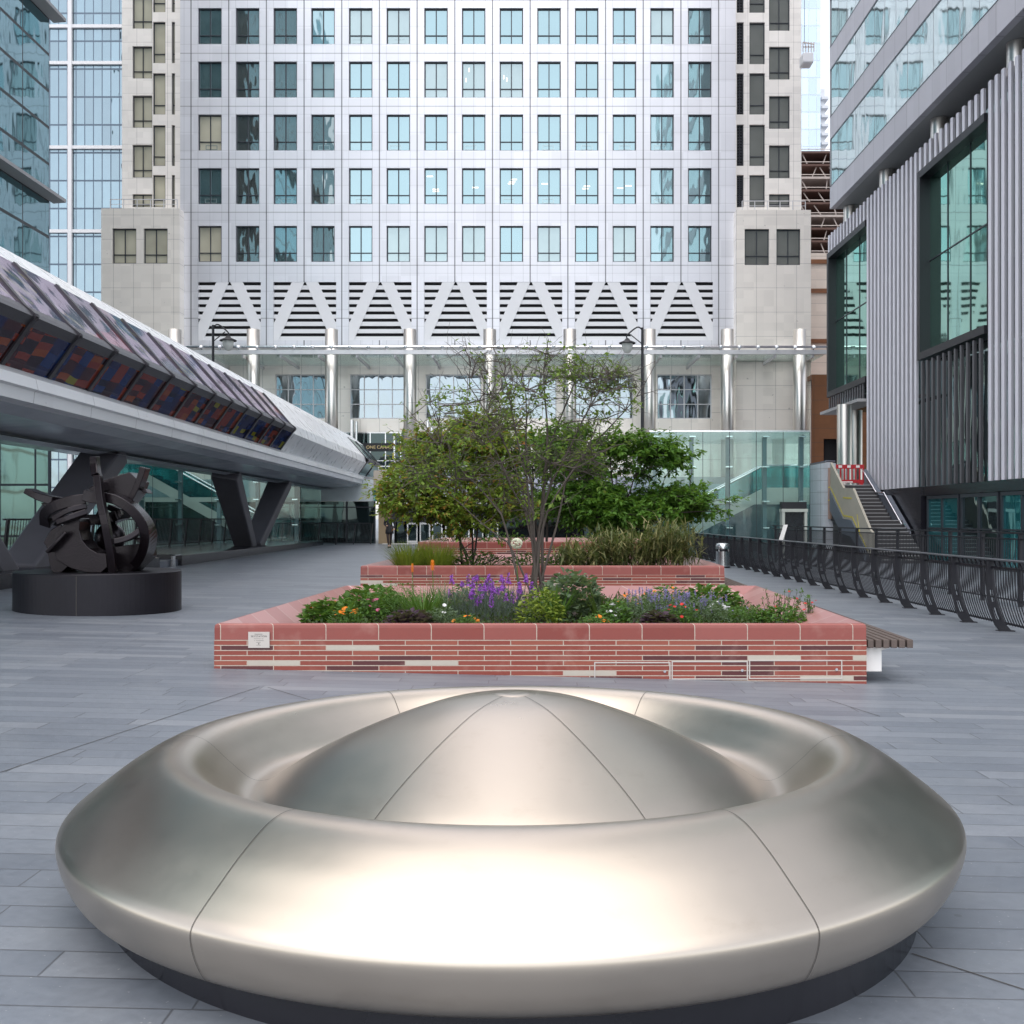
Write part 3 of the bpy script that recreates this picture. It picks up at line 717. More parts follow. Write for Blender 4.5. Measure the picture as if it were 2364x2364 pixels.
for y in ys_post:
    if pm is None:
        m = MB(); hs = [1.14 * i / 12 for i in range(13)]
        for a, b in zip(hs, hs[1:]):
            xa, xb = rail_x(a), rail_x(b); wa, wb = .17 - .07 * a, .17 - .07 * b
            hole = .2 < (a + b) / 2 < .36 or .5 < (a + b) / 2 < .62
            if not hole:
                m.prism([(xa - wa, y - .02, RZ0 + a), (xa + .02, y - .02, RZ0 + a), (xb + .02, y - .02, RZ0 + b), (xb - wb, y - .02, RZ0 + b)], (0, 0, 0), (0, .04, 0))
            else:
                for (s0, s1) in ((0, .3), (.75, 1)):
                    f0, f1 = lambda x, w, s: x - w + (w + .02) * s, None
                    m.prism([(f0(xa, wa, s0), y - .02, RZ0 + a), (f0(xa, wa, s1), y - .02, RZ0 + a), (f0(xb, wb, s1), y - .02, RZ0 + b), (f0(xb, wb, s0), y - .02, RZ0 + b)], (0, 0, 0), (0, .04, 0))
        m.box(7.46, 7.72, y - .07, y + .07, RZ0 - .02, RZ0 + .015)
        pm = m.build('post', M['black'], rt); py0 = y
    else:
        q = dup(pm, rt); q.location = (0, y - py0, 0)
pm = None
for y in ys_post[:-1]:
    if pm is None:
        m = MB()
        for i in range(1, 15):
            yy = y + 1.5 * i / 15
            m.tube([(rail_x(h), yy, RZ0 + h) for h in (.11, .25, .42, .6, .8, 1.03)], .009, 5, False)
        for i in range(0, 8):
            yy = y + .1 + 1.3 * i / 7
            m.beam((xt, yy - .05, zt - .125), (xt, yy + .05, zt - .03), .012, .02)
        pm = m.build('bar_panel', M['black'], rt); py0 = y
    else:
        q = dup(pm, rt); q.location = (0, y - py0, 0)

# second railing beyond, straight bars
r2 = thing('straight_railing', 'taller black straight-bar railing behind the curved one, before the stairs', 'railing', (10, 40, gz(10)))
z0, z1 = gz(10), 1.345
MB().box(9.97, 10.03, 15, 46, z1 - .04, z1).build('handrail', M['black'], r2)
MB().box(9.98, 10.02, 15, 46, z1 - .16, z1 - .13).build('upper_rail', M['black'], r2)
MB().box(9.98, 10.02, 15, 46, z0 + .1, z0 + .13).build('lower_rail', M['black'], r2)
pr = None
for i in range(17):
    y = 15 + 1.9 * i
    if pr is None: pr = MB().box(9.96, 10.04, y - .035, y + .035, z0, z1 - .04).build('post', M['black'], r2)
    else: q = dup(pr, r2); q.location = (0, 1.9 * i, 0)
pr = None
for i in range(16):
    y = 15 + 1.9 * i
    if pr is None:
        m = MB()
        for k in range(1, 16): m.box(9.993, 10.007, y + 1.9 * k / 16 - .007, y + 1.9 * k / 16 + .007, z0 + .13, z1 - .16)
        pr = m.build('bar_panel', M['black'], r2)
    else: q = dup(pr, r2); q.location = (0, 1.9 * i, 0)

# bin
b = Vector((6.9, 40, gz(6.9)))
t = thing('litter_bin', 'round stainless litter bin with a dark slot band by the railing', 'bin', b)
MB().lathe([(0, .02), (.24, .02), (.25, .04), (.25, .60), (0, .60)], b, 32).build('body', M['binsteel'], t, smooth=False)
MB().lathe([(.0, .598), (.235, .602), (.235, .69), (.0, .69)], b, 32).build('slot_band', M['black'], t)
MB().lathe([(.262, .684), (.262, .80), (.235, .865), (.17, .895), (0, .90)], b, 32).build('lid', M['binsteel'], t, smooth=True)
MB().lathe([(.26, 0), (.26, .05), (0, .05)], b, 32).build('base_ring', M['black'], t)
for i in range(4):
    a = PI / 4 + i * PI / 2; q = b + Vector((math.cos(a) * .24, math.sin(a) * .24, 0))
    MB().box(q.x - .02, q.x + .02, q.y - .02, q.y + .02, b.z + .59, b.z + .70).build('lid_post', M['binsteel'], t)

# ------------------------------------------------------------------ bronze sculpture on pedestal (left)
pc = Vector((-7.0, 17.8, gz(-7.0)))
t = thing('round_pedestal', 'wide dark drum pedestal under the bronze sculpture', 'pedestal', pc)
ph = .62
MB().lathe([(1.27, -.03), (1.27, ph - .012), (1.258, ph), (0, ph)], pc, 96).build('drum', M['pedestal'], t)
mb = MB()
for a in (-1.45, .6, 2.6): mb.box(pc.x + 1.271 * math.cos(a) - .004, pc.x + 1.271 * math.cos(a) + .004, pc.y + 1.271 * math.sin(a) - .004, pc.y + 1.271 * math.sin(a) + .004, pc.z, pc.z + ph - .02)
mb.build('joint_strip', M['seam'], t)
S = thing('bronze_sculpture', 'dark bronze abstract sculpture of rings and jagged blades on the drum', 'sculpture', pc + Vector((0, 0, ph)))
YS = 17.6
def sp(u, v, dy=0.0):
    """sculpture sketch coordinates (photo crop of 0..1932 over 450 px) to space"""
    px = u * 450 / 1932 / 1.22360; py = (1000 + v * 450 / 1932) / 1.2236
    return W(px, py, YS + dy)
def band(pts, w, th, name, dys=None, taper=None, edge=0.02):
    """bent bar of rectangular section along a path; w = depth (towards camera), th = visible face height"""
    P = [sp(u, v, d) for u, v, d in pts]
    P = [Vector(q) for q in spline([tuple(p) for p in P], 5)]
    n = len(P); m = MB(); secs = []; w *= .78; th *= .88
    for k, p in enumerate(P):
        d = (P[min(k + 1, n - 1)] - P[max(k - 1, 0)]).normalized()
        nrm = d.cross(Vector((0, 1, 0)))
        nrm = nrm.normalized() if nrm.length > .05 else Vector((0, 0, 1))
        bn = nrm.cross(d).normalized(); tt = th * (taper(k / (n - 1)) if taper else 1)
        secs.append([p - nrm * tt / 2 - bn * w / 2, p + nrm * tt / 2 - bn * w / 2, p + nrm * tt / 2 + bn * w / 2, p - nrm * tt / 2 + bn * w / 2])
    i0 = 0
    for s in secs: m.v += s
    for k in range(n - 1):
        for j in range(4):
            a = k * 4 + j; b2 = k * 4 + (j + 1) % 4; m.f.append((a, b2, b2 + 4, a + 4))
    m.f.append((3, 2, 1, 0)); e = (n - 1) * 4; m.f.append((e, e + 1, e + 2, e + 3))
    return m.build(name, M['bronze'], S, bevel=.012)
def slab(pts, th, name, dy=0.0, tilt=0.0):
    """flat jagged plate: outline in sketch coordinates, thickness th going back"""
    P = [sp(u, v, dy + tilt * (u - pts[0][0]) / 400) for u, v in pts]
    return MB().prism(P, (0, 0, 0), (0, th * .8, 0)).build(name, M['bronze'], S, bevel=.012)
# big upright ring on the right
ring = [(1000, 625, -.35), (1180, 665, -.4), (1330, 760, -.4), (1440, 900, -.35), (1470, 1060, -.2), (1420, 1230, 0), (1300, 1350, .1), (1140, 1370, .1)]
band(ring, .42, .17, 'ring')
# left half of the same ring, top-left arc
band([(860, 660, -.35), (720, 680, -.4), (580, 725, -.4), (500, 790, -.3), (490, 880, -.2)], .38, .20, 'ring_arc')
# heavy lower crescent: broad C with a round opening
cres = []
outer = [(770, 840), (640, 890), (560, 980), (520, 1120), (560, 1260), (700, 1340), (860, 1385), (1000, 1385), (1060, 1330)]
inner = [(1050, 1195), (960, 1185), (880, 1140), (815, 1060), (785, 960), (790, 880)]
slab(outer + inner, .55, 'crescent', -.55)
# lower mass, three feet
slab([(470, 1150), (640, 1180), (690, 1310), (600, 1390), (540, 1400), (505, 1360), (480, 1250)], .7, 'foot', -.35)
slab([(1080, 1130), (1430, 1090), (1440, 1230), (1330, 1330), (1270, 1395), (1200, 1370), (1080, 1330)], .7, 'foot', -.1)
slab([(880, 1330), (1060, 1340), (990, 1392), (930, 1385)], .5, 'foot', -.3)
# side plates at the left
slab([(430, 1080), (500, 960), (600, 900), (650, 960), (560, 1090), (480, 1170)], .35, 'side_plate', -.45, .1)
band([(670, 985, -.6), (580, 1080, -.62), (490, 1175, -.6)], .28, .06, 'blade')
band([(285, 570, -.1), (420, 630, -.1), (590, 680, -.2)], .45, .13, 'blade', taper=lambda t: .75 + .5 * t)
slab([(400, 690), (560, 690), (620, 780), (580, 930), (480, 900), (460, 760)], .5, 'side_plate', -.1)
band([(560, 850, -.5), (700, 770, -.5), (850, 730, -.4)], .4, .10, 'blade')
band([(590, 880, -.62), (700, 840, -.62), (850, 790, -.5)], .3, .10, 'blade')
# inner rings and sphere lobe
band([(790, 900, .3), (900, 860, .3), (1080, 850, .25), (1220, 800, .15)], .4, .19, 'inner_arc')
band([(1000, 780, .2), (1150, 850, .2), (1210, 790, .2), (1120, 740, .25)], .4, .10, 'inner_arc')
sbm = MB().ball(sp(1090, 1040, .35), .25, .2, .25, 20, 12).build('lobe', M['bronze'], S, smooth=True)
# central upright bar
band([(970, 420, -.6), (985, 560, -.62), (1005, 700, -.64), (1050, 900, -.66), (1085, 1090, -.62), (1112, 1250, -.55), (1120, 1400, -.5)], .16, .13, 'upright')
# hanging plate over it
band([(940, 230, .2), (945, 330, .2), (960, 430, .1)], .2, .13, 'tip')
# top jagged block
slab([(1000, 475), (1100, 440), (1280, 385), (1380, 480), (1340, 600), (1260, 700), (1100, 670), (1010, 600)], .6, 'top_block', -.15, .1)
slab([(860, 560), (940, 505), (1020, 480), (1040, 570), (900, 600)], .5, 'top_block', -.3)
band([(1440, 340, -.1), (1400, 470, -.1), (1345, 600, -.1), (1290, 700, -.1)], .3, .12, 'spike', taper=lambda t: 1 - .2 * t)
slab([(1390, 545), (1440, 555), (1465, 600), (1400, 580)], .3, 'chip', -.1)
band([(1120, 1075, -.5), (1240, 1050, -.45), (1330, 1010, -.4), (1410, 950, -.35)], .2, .10, 'spoke')
slab([(1310, 1030), (1410, 1040), (1435, 1140)], .35, 'chip', -.3)
band([(890, 620, -.45), (960, 640, -.5), (1020, 640, -.5)], .4, .2, 'ring_arc')

# ------------------------------------------------------------------ footbridge (left)
k = .88
SEC = {'T': (-10.9, .541), 'W1': (-10.0, .522), 'M1': (-8.9, .446), 'M2': (-8.8, .405), 'S1': (-9.3, .307), 'S2': (-9.5, .237), 'U': (-12.5, .145)}
SEC = {n: (x * k, H + r * abs(x) * k) for n, (x, r) in SEC.items()}
AX = -11.7 * k
DX = -56 / F
br = thing('footbridge', 'enclosed white footbridge with coloured windows crossing the plaza on the left', 'bridge', (AX, 30, 0))
def bp(xs, z, y): return Vector((xs + DX * y, y, z))
def mir(p): return (2 * AX - p[0], p[1])
def strip(mb, a, b, y0, y1, n=1):
    for i in range(n):
        ya, yb = y0 + (y1 - y0) * i / n, y0 + (y1 - y0) * (i + 1) / n
        mb.quad(bp(*a, ya), bp(*a, yb), bp(*b, yb), bp(*b, ya))
Y0, YG, YS, YE = 8.0, 40.4, 62.4, 69.8
lip = (SEC['W1'][0] + .05, SEC['W1'][1] + .0)
Tm = mir(SEC['T'])
# roof
roof = MB()
mid = ((SEC['T'][0] + Tm[0]) / 2, SEC['T'][1] + .12)
strip(roof, SEC['W1'], SEC['T'], Y0, YE); strip(roof, SEC['T'], mid, Y0, YE); strip(roof, mid, Tm, Y0, YE); strip(roof, Tm, mir(SEC['W1']), Y0, YE)
roof.build('roof', M['whitepanel'], br)
# blank white shell beyond the windows
sh = MB()
def sect_y(y0, y1, names, mat_mb):
    for a, b2 in zip(names, names[1:]): strip(mat_mb, SEC[a], SEC[b2], y0, y1)
sect_y(YG, YS, ['W1', 'M1', 'M2', 'S1'], sh); sect_y(69.2, YE, ['W1', 'M1', 'M2', 'S1'], sh)
sh.build('blank_shell', M['whitepanel'], br)
far = MB()
for a, b2 in zip(['W1', 'M1', 'M2', 'S1', 'S2', 'U'], ['M1', 'M2', 'S1', 'S2', 'U', 'U']):
    if a != b2: strip(far, mir(SEC[a]), mir(SEC[b2]), Y0, YE)
far.build('far_shell', M['whitepanel'], br)
sk = MB()
s1, s2 = SEC['S1'], SEC['S2']
def qq(dx, r): return (s1[0] + dx, H + r * abs(s1[0] + dx))
q1 = qq(.26, .298); q2 = qq(.30, .276); q3 = qq(.24, .270); q4 = qq(.22, .245); s2 = qq(.02, .234)
for a, b2 in ((s1, q1), (q1, q2), (q2, q3), (q3, q4), (q4, (s2[0], s2[1]))): strip(sk, a, b2, Y0, YE, 1)
sk.build('skirt', M['skirt'], br)
un = MB(); um = (AX, SEC['U'][1] - .0)
uc = [(s2[0], s2[1]), (s2[0] - .35, s2[1] - .12), (SEC['U'][0], SEC['U'][1]), mir(SEC['U']), mir((s2[0], s2[1]))]
uc = [uc[0], uc[1], (-9.9, 3.33), (AX, 3.24), mir((-9.9, 3.33)), mir(uc[1]), mir(uc[0])]
for a, b2 in zip(uc, uc[1:]): strip(un, a, b2, Y0, YE)
un.build('underside', M['under'], br, smooth=True)
# glazing bays
bays = [YG - 1.87 * i for i in range(18)]
for i, (yb_, ya_) in enumerate(list(zip(bays, bays[1:])) + [(69.2, 65.8), (65.8, YS)]):
    m = MB(); strip(m, SEC['W1'], SEC['M1'], ya_ + .05, yb_ - .05); m.build('upper_pane', M['art_hi'] if yb_ < 50 else M['pane_dk'], br)
    m = MB(); strip(m, SEC['M2'], SEC['S1'], ya_ + .05, yb_ - .05); m.build('lower_pane', M['art_lo'] if yb_ < 50 else M['pane_black'], br)
mbm = MB()
bul = [SEC['M1'], (SEC['M1'][0] + .14, SEC['M1'][1] - .12), (SEC['M2'][0] + .13, SEC['M2'][1] + .14), SEC['M2']]
for a, b2 in zip(bul, bul[1:]): strip(mbm, a, b2, bays[-1], YG)
mbm.build('perforated_band', M['mesh'], br, smooth=True)
mbm = MB()
for a, b2 in zip(bul, bul[1:]): strip(mbm, a, b2, YS, 69.2)
mbm.build('perforated_band', M['mesh'], br, smooth=True)
lead = spline([SEC['W1'], ((SEC['W1'][0] + SEC['M1'][0]) / 2 + .01, (SEC['W1'][1] + SEC['M1'][1]) / 2), bul[0], bul[1], bul[2], bul[3], ((SEC['M2'][0] + SEC['S1'][0]) / 2, (SEC['M2'][1] + SEC['S1'][1]) / 2), SEC['S1']], 3)
for y in bays + [YS, 65.8, 69.2]:
    m = MB()
    for a, b2 in zip(lead, lead[1:]):
        m.beam(bp(a[0] + .015, a[1], y), bp(b2[0] + .015, b2[1], y), .13, .045, up=(1, 0, .3))
    m.build('rib', M['rib'], br)
# end wall
en = MB(); ec = [SEC['S1'], SEC['M2'], SEC['M1'], SEC['W1'], SEC['T'], mid, mir(SEC['T']), mir(SEC['W1']), mir(SEC['M1']), mir(SEC['M2']), mir(SEC['S1'])]
en.v = [bp(*p, YE - .01) for p in ec]; en.f = [tuple(range(len(ec)))]
en.build('end_wall', M['whitepanel'], br)
MB().box(bp(SEC['S2'][0] - 4.2, 0, 70)[0], bp(SEC['S2'][0] + .25, 0, 70)[0], YE, 71, 2.95, 4.3).build('end_bearing', M['whitepanel'], br)
# V supports
for yf, zf in ((23.6, .42), (46.0, .42)):
    xf = AX + DX * yf - .3
    for sgn in (-1, 1):
        yt = yf + 5.1 * sgn; xtop = AX + DX * yt
        a = Vector((xf, yf + .45 * sgn, zf)); b2 = Vector((xtop, yt, 3.34))
        m = MB().beam(a, b2, .80, .48, up=(0, 1, 0), w2=1.0, h2=.55)
        m.build('support_leg', M['leg'], br, bevel=.06)

# low black plinth the bridge stands on
pl = thing('low_plinth', 'long low black granite kerb under the footbridge supports', 'kerb', (-10.8, 40, gz(-10)))
MB().prism([(-10.55, 19.6, -.1), (-10.55, 19.6, .52), (-10.75, 19.6, .56), (-22, 19.6, .56), (-22, 19.6, -.1)], (0, 0, 0), (0, 11.6, 0)).build('kerb_block', M['stone_black'], pl, bevel=.01)
MB().prism([(-10.5, 33.0, -.1), (-10.5, 33.0, .52), (-10.72, 33.0, .55), (-22, 33.0, .55), (-22, 33.0, -.1)], (0, 0, 0), (-.7, 26, -.1)).build('kerb_block', M['stone_black'], pl, bevel=.01)
MB().box(-10.56, -10.5, 32.2, 32.4, 0, .56).box(-10.56, -10.5, 32.2, 32.98, .53, .56).build('steel_hoop', M['chrome'], pl)
MB().box(-22, -10.62, 31.2, 33.0, -.1, .40).build('ramp_slab', M['slate'], pl)

# ------------------------------------------------------------------ railings at the left, behind the supports
def straight_rail(label, x0, y0, x1, y1, zb, h=1.05, n=8):
    A, B = Vector((x0, y0, zb)), Vector((x1, y1, zb)); t = thing('bar_railing', label, 'railing', A, 'dark railings under the footbridge')
    d = B - A
    MB().beam(A + Vector((0, 0, h)), B + Vector((0, 0, h)), .06, .05).build('handrail', M['chrome'] if n == 8 else M['black'], t)
    MB().beam(A + Vector((0, 0, .1)), B + Vector((0, 0, .1)), .03, .03).build('lower_rail', M['black'], t)
    for i in range(n + 1):
        p = A + d * i / n; q = d.normalized()
        MB().beam(p, p + Vector((0, 0, h)) + Vector((.12, 0, 0)), .05, .12).build('post', M['black'], t)
    for i in range(n):
        m = MB()
        for k_ in range(1, 12):
            p = A + d * (i + k_ / 12) / n; m.beam(p + Vector((0, 0, .1)), p + Vector((.1, 0, h)), .016, .016)
        m.build('bar_panel', M['black'], t)
straight_rail('dark bar railing between the supports, below the escalator glass', -14.4, 30, -14.6, 56, .5, 1.1, 13)
straight_rail('dark bar railing before the black glazed frontage under the bridge end', -14.0, 57, -8.9, 60.5, gz(-9), 1.15, 6)
straight_rail('dark railing at far left, behind the first support', -21, 29, -14.6, 29.6, .5, 1.1, 6)

# ------------------------------------------------------------------ the big tower
YT = 80.0
tw = thing('office_tower', 'huge pale steel-clad office tower with square windows closing the plaza', 'building', (XX(864, YT), YT, 0))
xl, xr = XX(340, YT), XX(1388, YT)
cols = [396 + 71.1 * i for i in range(14)]
rows = [(15, 83), (116, 184), (216, 284), (317, 385), (426, 494)]
ZTOP = 235.0
holes = []
ww, wh = 44 * YT / F, 68 * YT / F
for (a, b2) in rows:
    for c_ in cols:
        x = XX(c_, YT); holes.append((x - ww / 2, x + ww / 2, ZZ(b2, YT), ZZ(b2, YT) + wh))
lz1, lz0 = ZZ(532, YT), ZZ(642, YT)
lou = []
for g_ in range(7):
    x0 = XX(374 + 142.2 * g_, YT); x1 = XX(374 + 142.2 * g_ + 118, YT); lou.append((x0, x1, lz0, lz1))
MB().wall(TY(YT), xl, xr, ZZ(655, YT), ZZ(-40, YT), holes + lou, .3).build('wall', M['tower'], tw)
up = MB(); up.wall(TY(YT), xl, xr, ZZ(-40, YT), ZTOP)
for (a, b2) in ((xl, YT), (xr, YT)):
    up.quad((a, YT, ZZ(655, YT)), (a, YT + 4, ZZ(655, YT)), (a, YT + 4, ZTOP), (a, YT, ZTOP))
up.build('upper_wall', M['tower'], tw)
def window(parent, x0, x1, z0, z1, y, pane, mull=(.5,), trans=(.26,), fr=.075, frame=None, name='window'):
    f = MB(); d0, d1 = y + .17, y + .27
    f.box(x0, x1, d0, d1, z0, z0 + fr).box(x0, x1, d0, d1, z1 - fr, z1).box(x0, x0 + fr, d0, d1, z0 + fr, z1 - fr).box(x1 - fr, x1, d0, d1, z0 + fr, z1 - fr)
    for m_ in mull:
        x = x0 + (x1 - x0) * m_; f.box(x - .035, x + .035, d0, d1, z0 + fr, z1 - fr)
    for t_ in trans:
        z = z0 + (z1 - z0) * t_; f.box(x0 + fr, x1 - fr, d0 + .006, d1 - .004, z - .03, z + .03)
    fo = f.build(name, frame or M['frame'], parent)
    MB().quad((x0 + fr, y + .24, z0 + fr), (x1 - fr, y + .24, z0 + fr), (x1 - fr, y + .24, z1 - fr), (x0 + fr, y + .24, z1 - fr)).build('pane', pane, fo)
    return fo
for ri, (a, b2) in enumerate(rows):
    for ci, c_ in enumerate(cols):
        x = XX(c_, YT); z = ZZ(b2, YT)
        pane = M['pane_warm'] if ci == 0 and ri in (2, 4) else (M['pane_dk'] if ci in (1, 2, 3) and R.random() < .55 else M['pane'])
        if pane is M['pane'] and (R.random() < .16 or (ri == 4 and ci in (5, 6, 7, 9, 11))): pane = M['pane_blind']
        fo = window(tw, x - ww / 2, x + ww / 2, z, z + wh, YT, pane)
        if ri in (0, 2, 3) and R.random() < .55:      # pale office furniture against the lower light
            m = MB(); a0 = x - ww * R.uniform(.2, .42)
            m.box(a0, a0 + ww * .5, YT + .225, YT + .236, z + .12, z + .17).box(a0, a0 + .05, YT + .225, YT + .236, z + .17, z + .45).box(a0 + ww * .5 - .05, a0 + ww * .5, YT + .225, YT + .236, z + .17, z + .45).box(a0 + .05, a0 + ww * .5 - .05, YT + .225, YT + .236, z + .4, z + .45)
            m.build('desk_frame', M['pane_blind'], fo)
        if (ri == 3 and ci in (6, 7, 8, 9, 10, 11)) or (ri == 1 and ci in (7, 8)):
            for k_ in range(R.choice((1, 2, 3))):
                a0 = x - ww * .42 + R.random() * ww * .5; zz = z + wh * R.uniform(.35, .8)
                MB().box(a0, a0 + (.45 if ri == 3 else .07), YT + .225, YT + .236, zz, zz + (.09 if ri == 3 else .3)).build('ceiling_light', M['tube'], fo)
# louvre bays: slats, diagonal braces, dark void
for (x0, x1, z0, z1) in lou:
    MB().quad((x0, YT + .29, z0), (x1, YT + .29, z0), (x1, YT + .29, z1), (x0, YT + .29, z1)).build('louvre_void', M['louvre_dark'], tw)
    m = MB(); n = 8; p = (z1 - z0) / n
    for i in range(n): m.box(x0, x1, YT + .06, YT + .2, z1 - p * (i + 1) + .0, z1 - p * (i + 1) + p * .56)
    m.build('louvre_slats', M['white'], tw)
    xm = (x0 + x1) / 2; s_ = YT / F
    for sg in (-1, 1):
        A = [(xm, z1), (xm + sg * 25 * s_, z1), (xm + sg * 59 * s_, z1 - 79 * s_), (xm + sg * 59 * s_, z0), (xm + sg * 50 * s_, z0)]
        A[0] = (xm + sg * .05, z1)
        MB().prism([(x, YT + .012, z) for x, z in A], (0, 0, 0), (0, .06, 0)).build('brace', M['white'], tw)
# wings at both sides, set back, and podium blocks
YW = 83.0
def wing(px0, px1, colsW, sgn, mat_p):
    x0, x1 = XX(px0, YW), XX(px1, YW)
    hs = []; wl = []
    for (p0, p1, rws, kind) in colsW:
        for (q0, q1) in rws:
            h_ = (XX(p0, YW), XX(p1, YW), ZZ(q1, YW), ZZ(q0, YW)); hs.append(h_); wl.append((h_, kind))
    m = MB().wall(TY(YW), x0, x1, 3.9, ZZ(-45, YW), hs, .3); m.wall(TY(YW), x0, x1, ZZ(-45, YW), ZTOP)
    xo = x0 if sgn < 0 else x1
    m.quad((xo, YW, 4.8), (xo, YW + 45, 4.8), (xo, YW + 45, ZTOP), (xo, YW, ZTOP))
    m.build('wing_wall', M['wing'], tw)
    for h_, kind in wl:
        window(tw, *h_, YW, M['pane_warm'] if sgn < 0 else (M['louvre_dark'] if kind == 'l' else M['pane_side']), (.5,) if kind != 'n' else (), (.24,) if kind != 'l' else tuple(i / 14 for i in range(1, 14)), name='wing_window')
wing(230, 341, [(250, 287, [(-10, 54), (87, 148), (180, 241), (273, 335), (366, 391)], 'w'), (288.5, 312, [(-55, 23), (41, 119), (138, 216), (236, 313), (330, 391)], 'n'), (324, 330, [(-55, 23), (41, 119), (138, 216), (236, 313), (330, 391)], 'n')], -1, None)
wing(1387, 1512, [(1390, 1403, [(-55, 24), (42, 121), (138, 216), (235, 313), (330, 391)], 'l'), (1414, 1443, [(-55, 24), (42, 121), (138, 216), (235, 313), (330, 391)], 'n'), (1451, 1490, [(-10, 58), (88, 150), (181, 243), (274, 336), (366, 391)], 'd')], 1, None)
def podium(px0, px1, ptop, wins, pane):
    yp = 79.0
    x0, x1, z1 = XX(px0, yp), XX(px1, yp), ZZ(ptop, yp)
    hs = [(XX(a, yp), XX(b2, yp), ZZ(q1, yp), ZZ(q0, yp)) for (a, b2, q0, q1) in wins]
    m = MB().wall(TY(yp), x0, x1, ZZ(680, yp), z1, hs, .3)
    m.quad((x0, yp, z1), (x1, yp, z1), (x1, yp + 40, z1), (x0, yp + 40, z1))
    for xo in (x0, x1): m.quad((xo, yp, 0), (xo, yp + 40, 0), (xo, yp + 40, z1), (xo, yp, z1))
    m.build('podium_wall', M['podium'], tw)
    for h_ in hs: window(tw, *h_, yp, pane, name='podium_window')
    rl = MB(); zr = z1 + .75
    rl.beam((x0 + .5, yp + .4, zr), (x1 - .3, yp + .4, zr), .05); rl.beam((x0 + .5, yp + .4, zr - .35), (x1 - .3, yp + .4, zr - .35), .03)
    n = 5
    for i in range(n + 1):
        x = x0 + .5 + (x1 - .8 - x0) * i / n; rl.beam((x, yp + .4, z1), (x, yp + .4, zr), .05)
    rl.build('roof_railing', M['wframe'], tw)
podium(191, 339, 393, [(212, 257, 431, 497), (271, 316, 431, 497)], M['pane_warm'])
podium(1389, 1530, 396, [(1405, 1451, 432, 500), (1465, 1510, 432, 500)], M['pane_side'])
# lobby storey under the louvres
YL = 81.5
zc = ZZ(655, YT)
z_deck = 4.0
lw = [(519, 614), (660, 766), (803, 908), (945, 1050), (1085, 1195), (1240, 1343)]
hs = [(XX(a, YL), XX(b2, YL), ZZ(790, YL), ZZ(706, YL)) for a, b2 in lw]
dz = (XX(640, YL), XX(900, YL), z_deck + .02, ZZ(815, YL))
MB().wall(TY(YL), XX(330, YL), XX(1400, YL), z_deck, zc + .3, hs + [dz], .3).build('lobby_wall', M['podium'], tw)
MB().box(XX(1389, 79.2), XX(1530, 79.2), 79.3, 79.5, 0, ZZ(680, 79)).build('side_wall', M['podium'], tw)
MB().box(XX(191, 79.2), XX(339, 79.2), 79.3, 79.5, 0, ZZ(680, 79)).build('side_wall', M['podium'], tw)
for h_ in hs:
    window(tw, *h_, YL, M['pane_lobby'], (.25, .5, .75), (.33, .66), frame=M['wframe'], name='lobby_window')
fo = window(tw, *dz, YL, M['pane_black'], tuple(i / 9 for i in range(1, 9)), (.47,), frame=M['chrome'], name='entrance_glazing')
MB().box(dz[0] + .1, dz[1] - .1, YL + .0, YL + .12, ZZ(851, YL), ZZ(836, YL)).build('sign_fascia', M['black'], tw)
letters('ONE CANADA SQUARE', .33, (XX(691, YL), YL - .03, ZZ(846.5, YL)), M['gold'], tw, .02, 'sign_lettering')
MB().box(XX(330, YT), XX(1400, YT), YT + .01, YL, zc - .02, zc + .25).build('lobby_soffit', M['towerflat'], tw)
# canopy strip and steel columns
YC = 76.5
cy0 = 75.3
cpx = [330, 478, 625.5, 773.5, 924, 1075, 1225, 1372, 1509]
MB().box(XX(235, cy0), XX(1560, cy0), cy0, cy0 + .25, ZZ(668, cy0), ZZ(660, cy0)).build('canopy_fascia', M['wframe'], tw)
MB().box(XX(235, cy0), XX(1560, cy0), cy0 + .25, YL - .05, ZZ(667, cy0), ZZ(665, cy0)).build('canopy_glass', M['canopy'], tw)
m = MB().tube([(XX(235, cy0), cy0 + .1, ZZ(654, cy0)), (XX(1560, cy0), cy0 + .1, ZZ(654, cy0))], .09, 8)
for i in range(38):
    x = XX(240 + 35 * i, cy0); m.beam((x, cy0 + .1, ZZ(660, cy0)), (x, cy0 + .1, ZZ(654, cy0)), .08)
    m.ball((x, cy0 - .05, ZZ(655, cy0)), .14, seg=8, rings=5)
m.build('canopy_pipe', M['chrome'], tw)
m = MB()
for i in range(19):
    x = XX(240 + 72 * i, cy0); m.beam((x, cy0 + .2, ZZ(668, cy0) - .1), (x, YL - .06, ZZ(668, cy0) - .1), .12, .2)
m.build('canopy_rafter', M['wframe'], tw)
cm = None
for p in cpx:
    x = XX(p, YC)
    if cm is None:
        ht = ZZ(622, YC)
        cm = MB().lathe([(0, .0), (.445, .0), (.445, ht - z_deck), (.43, ht - z_deck), (.43, ht - z_deck - .02), (0, ht - z_deck - .02)], (x, YC, z_deck), 32).build('steel_column', M['column'], tw, smooth=False)
        for pl_ in cm.data.polygons: pl_.use_smooth = abs(pl_.normal.z) < .5
        x0c = x
    else: q = dup(cm, tw); q.location = (x - x0c, 0, 0)
    # small twin pipes beside the column
    if p in (625.5, 773.5, 924):
        MB().tube([(x + .95, YC + 3, z_deck), (x + .95, YC + 3, ZZ(785, YC))], .13, 10).tube([(x + 1.25, YC + 3, z_deck), (x + 1.25, YC + 3, ZZ(788, YC))], .10, 10).build('twin_pipe', M['chrome'], tw)
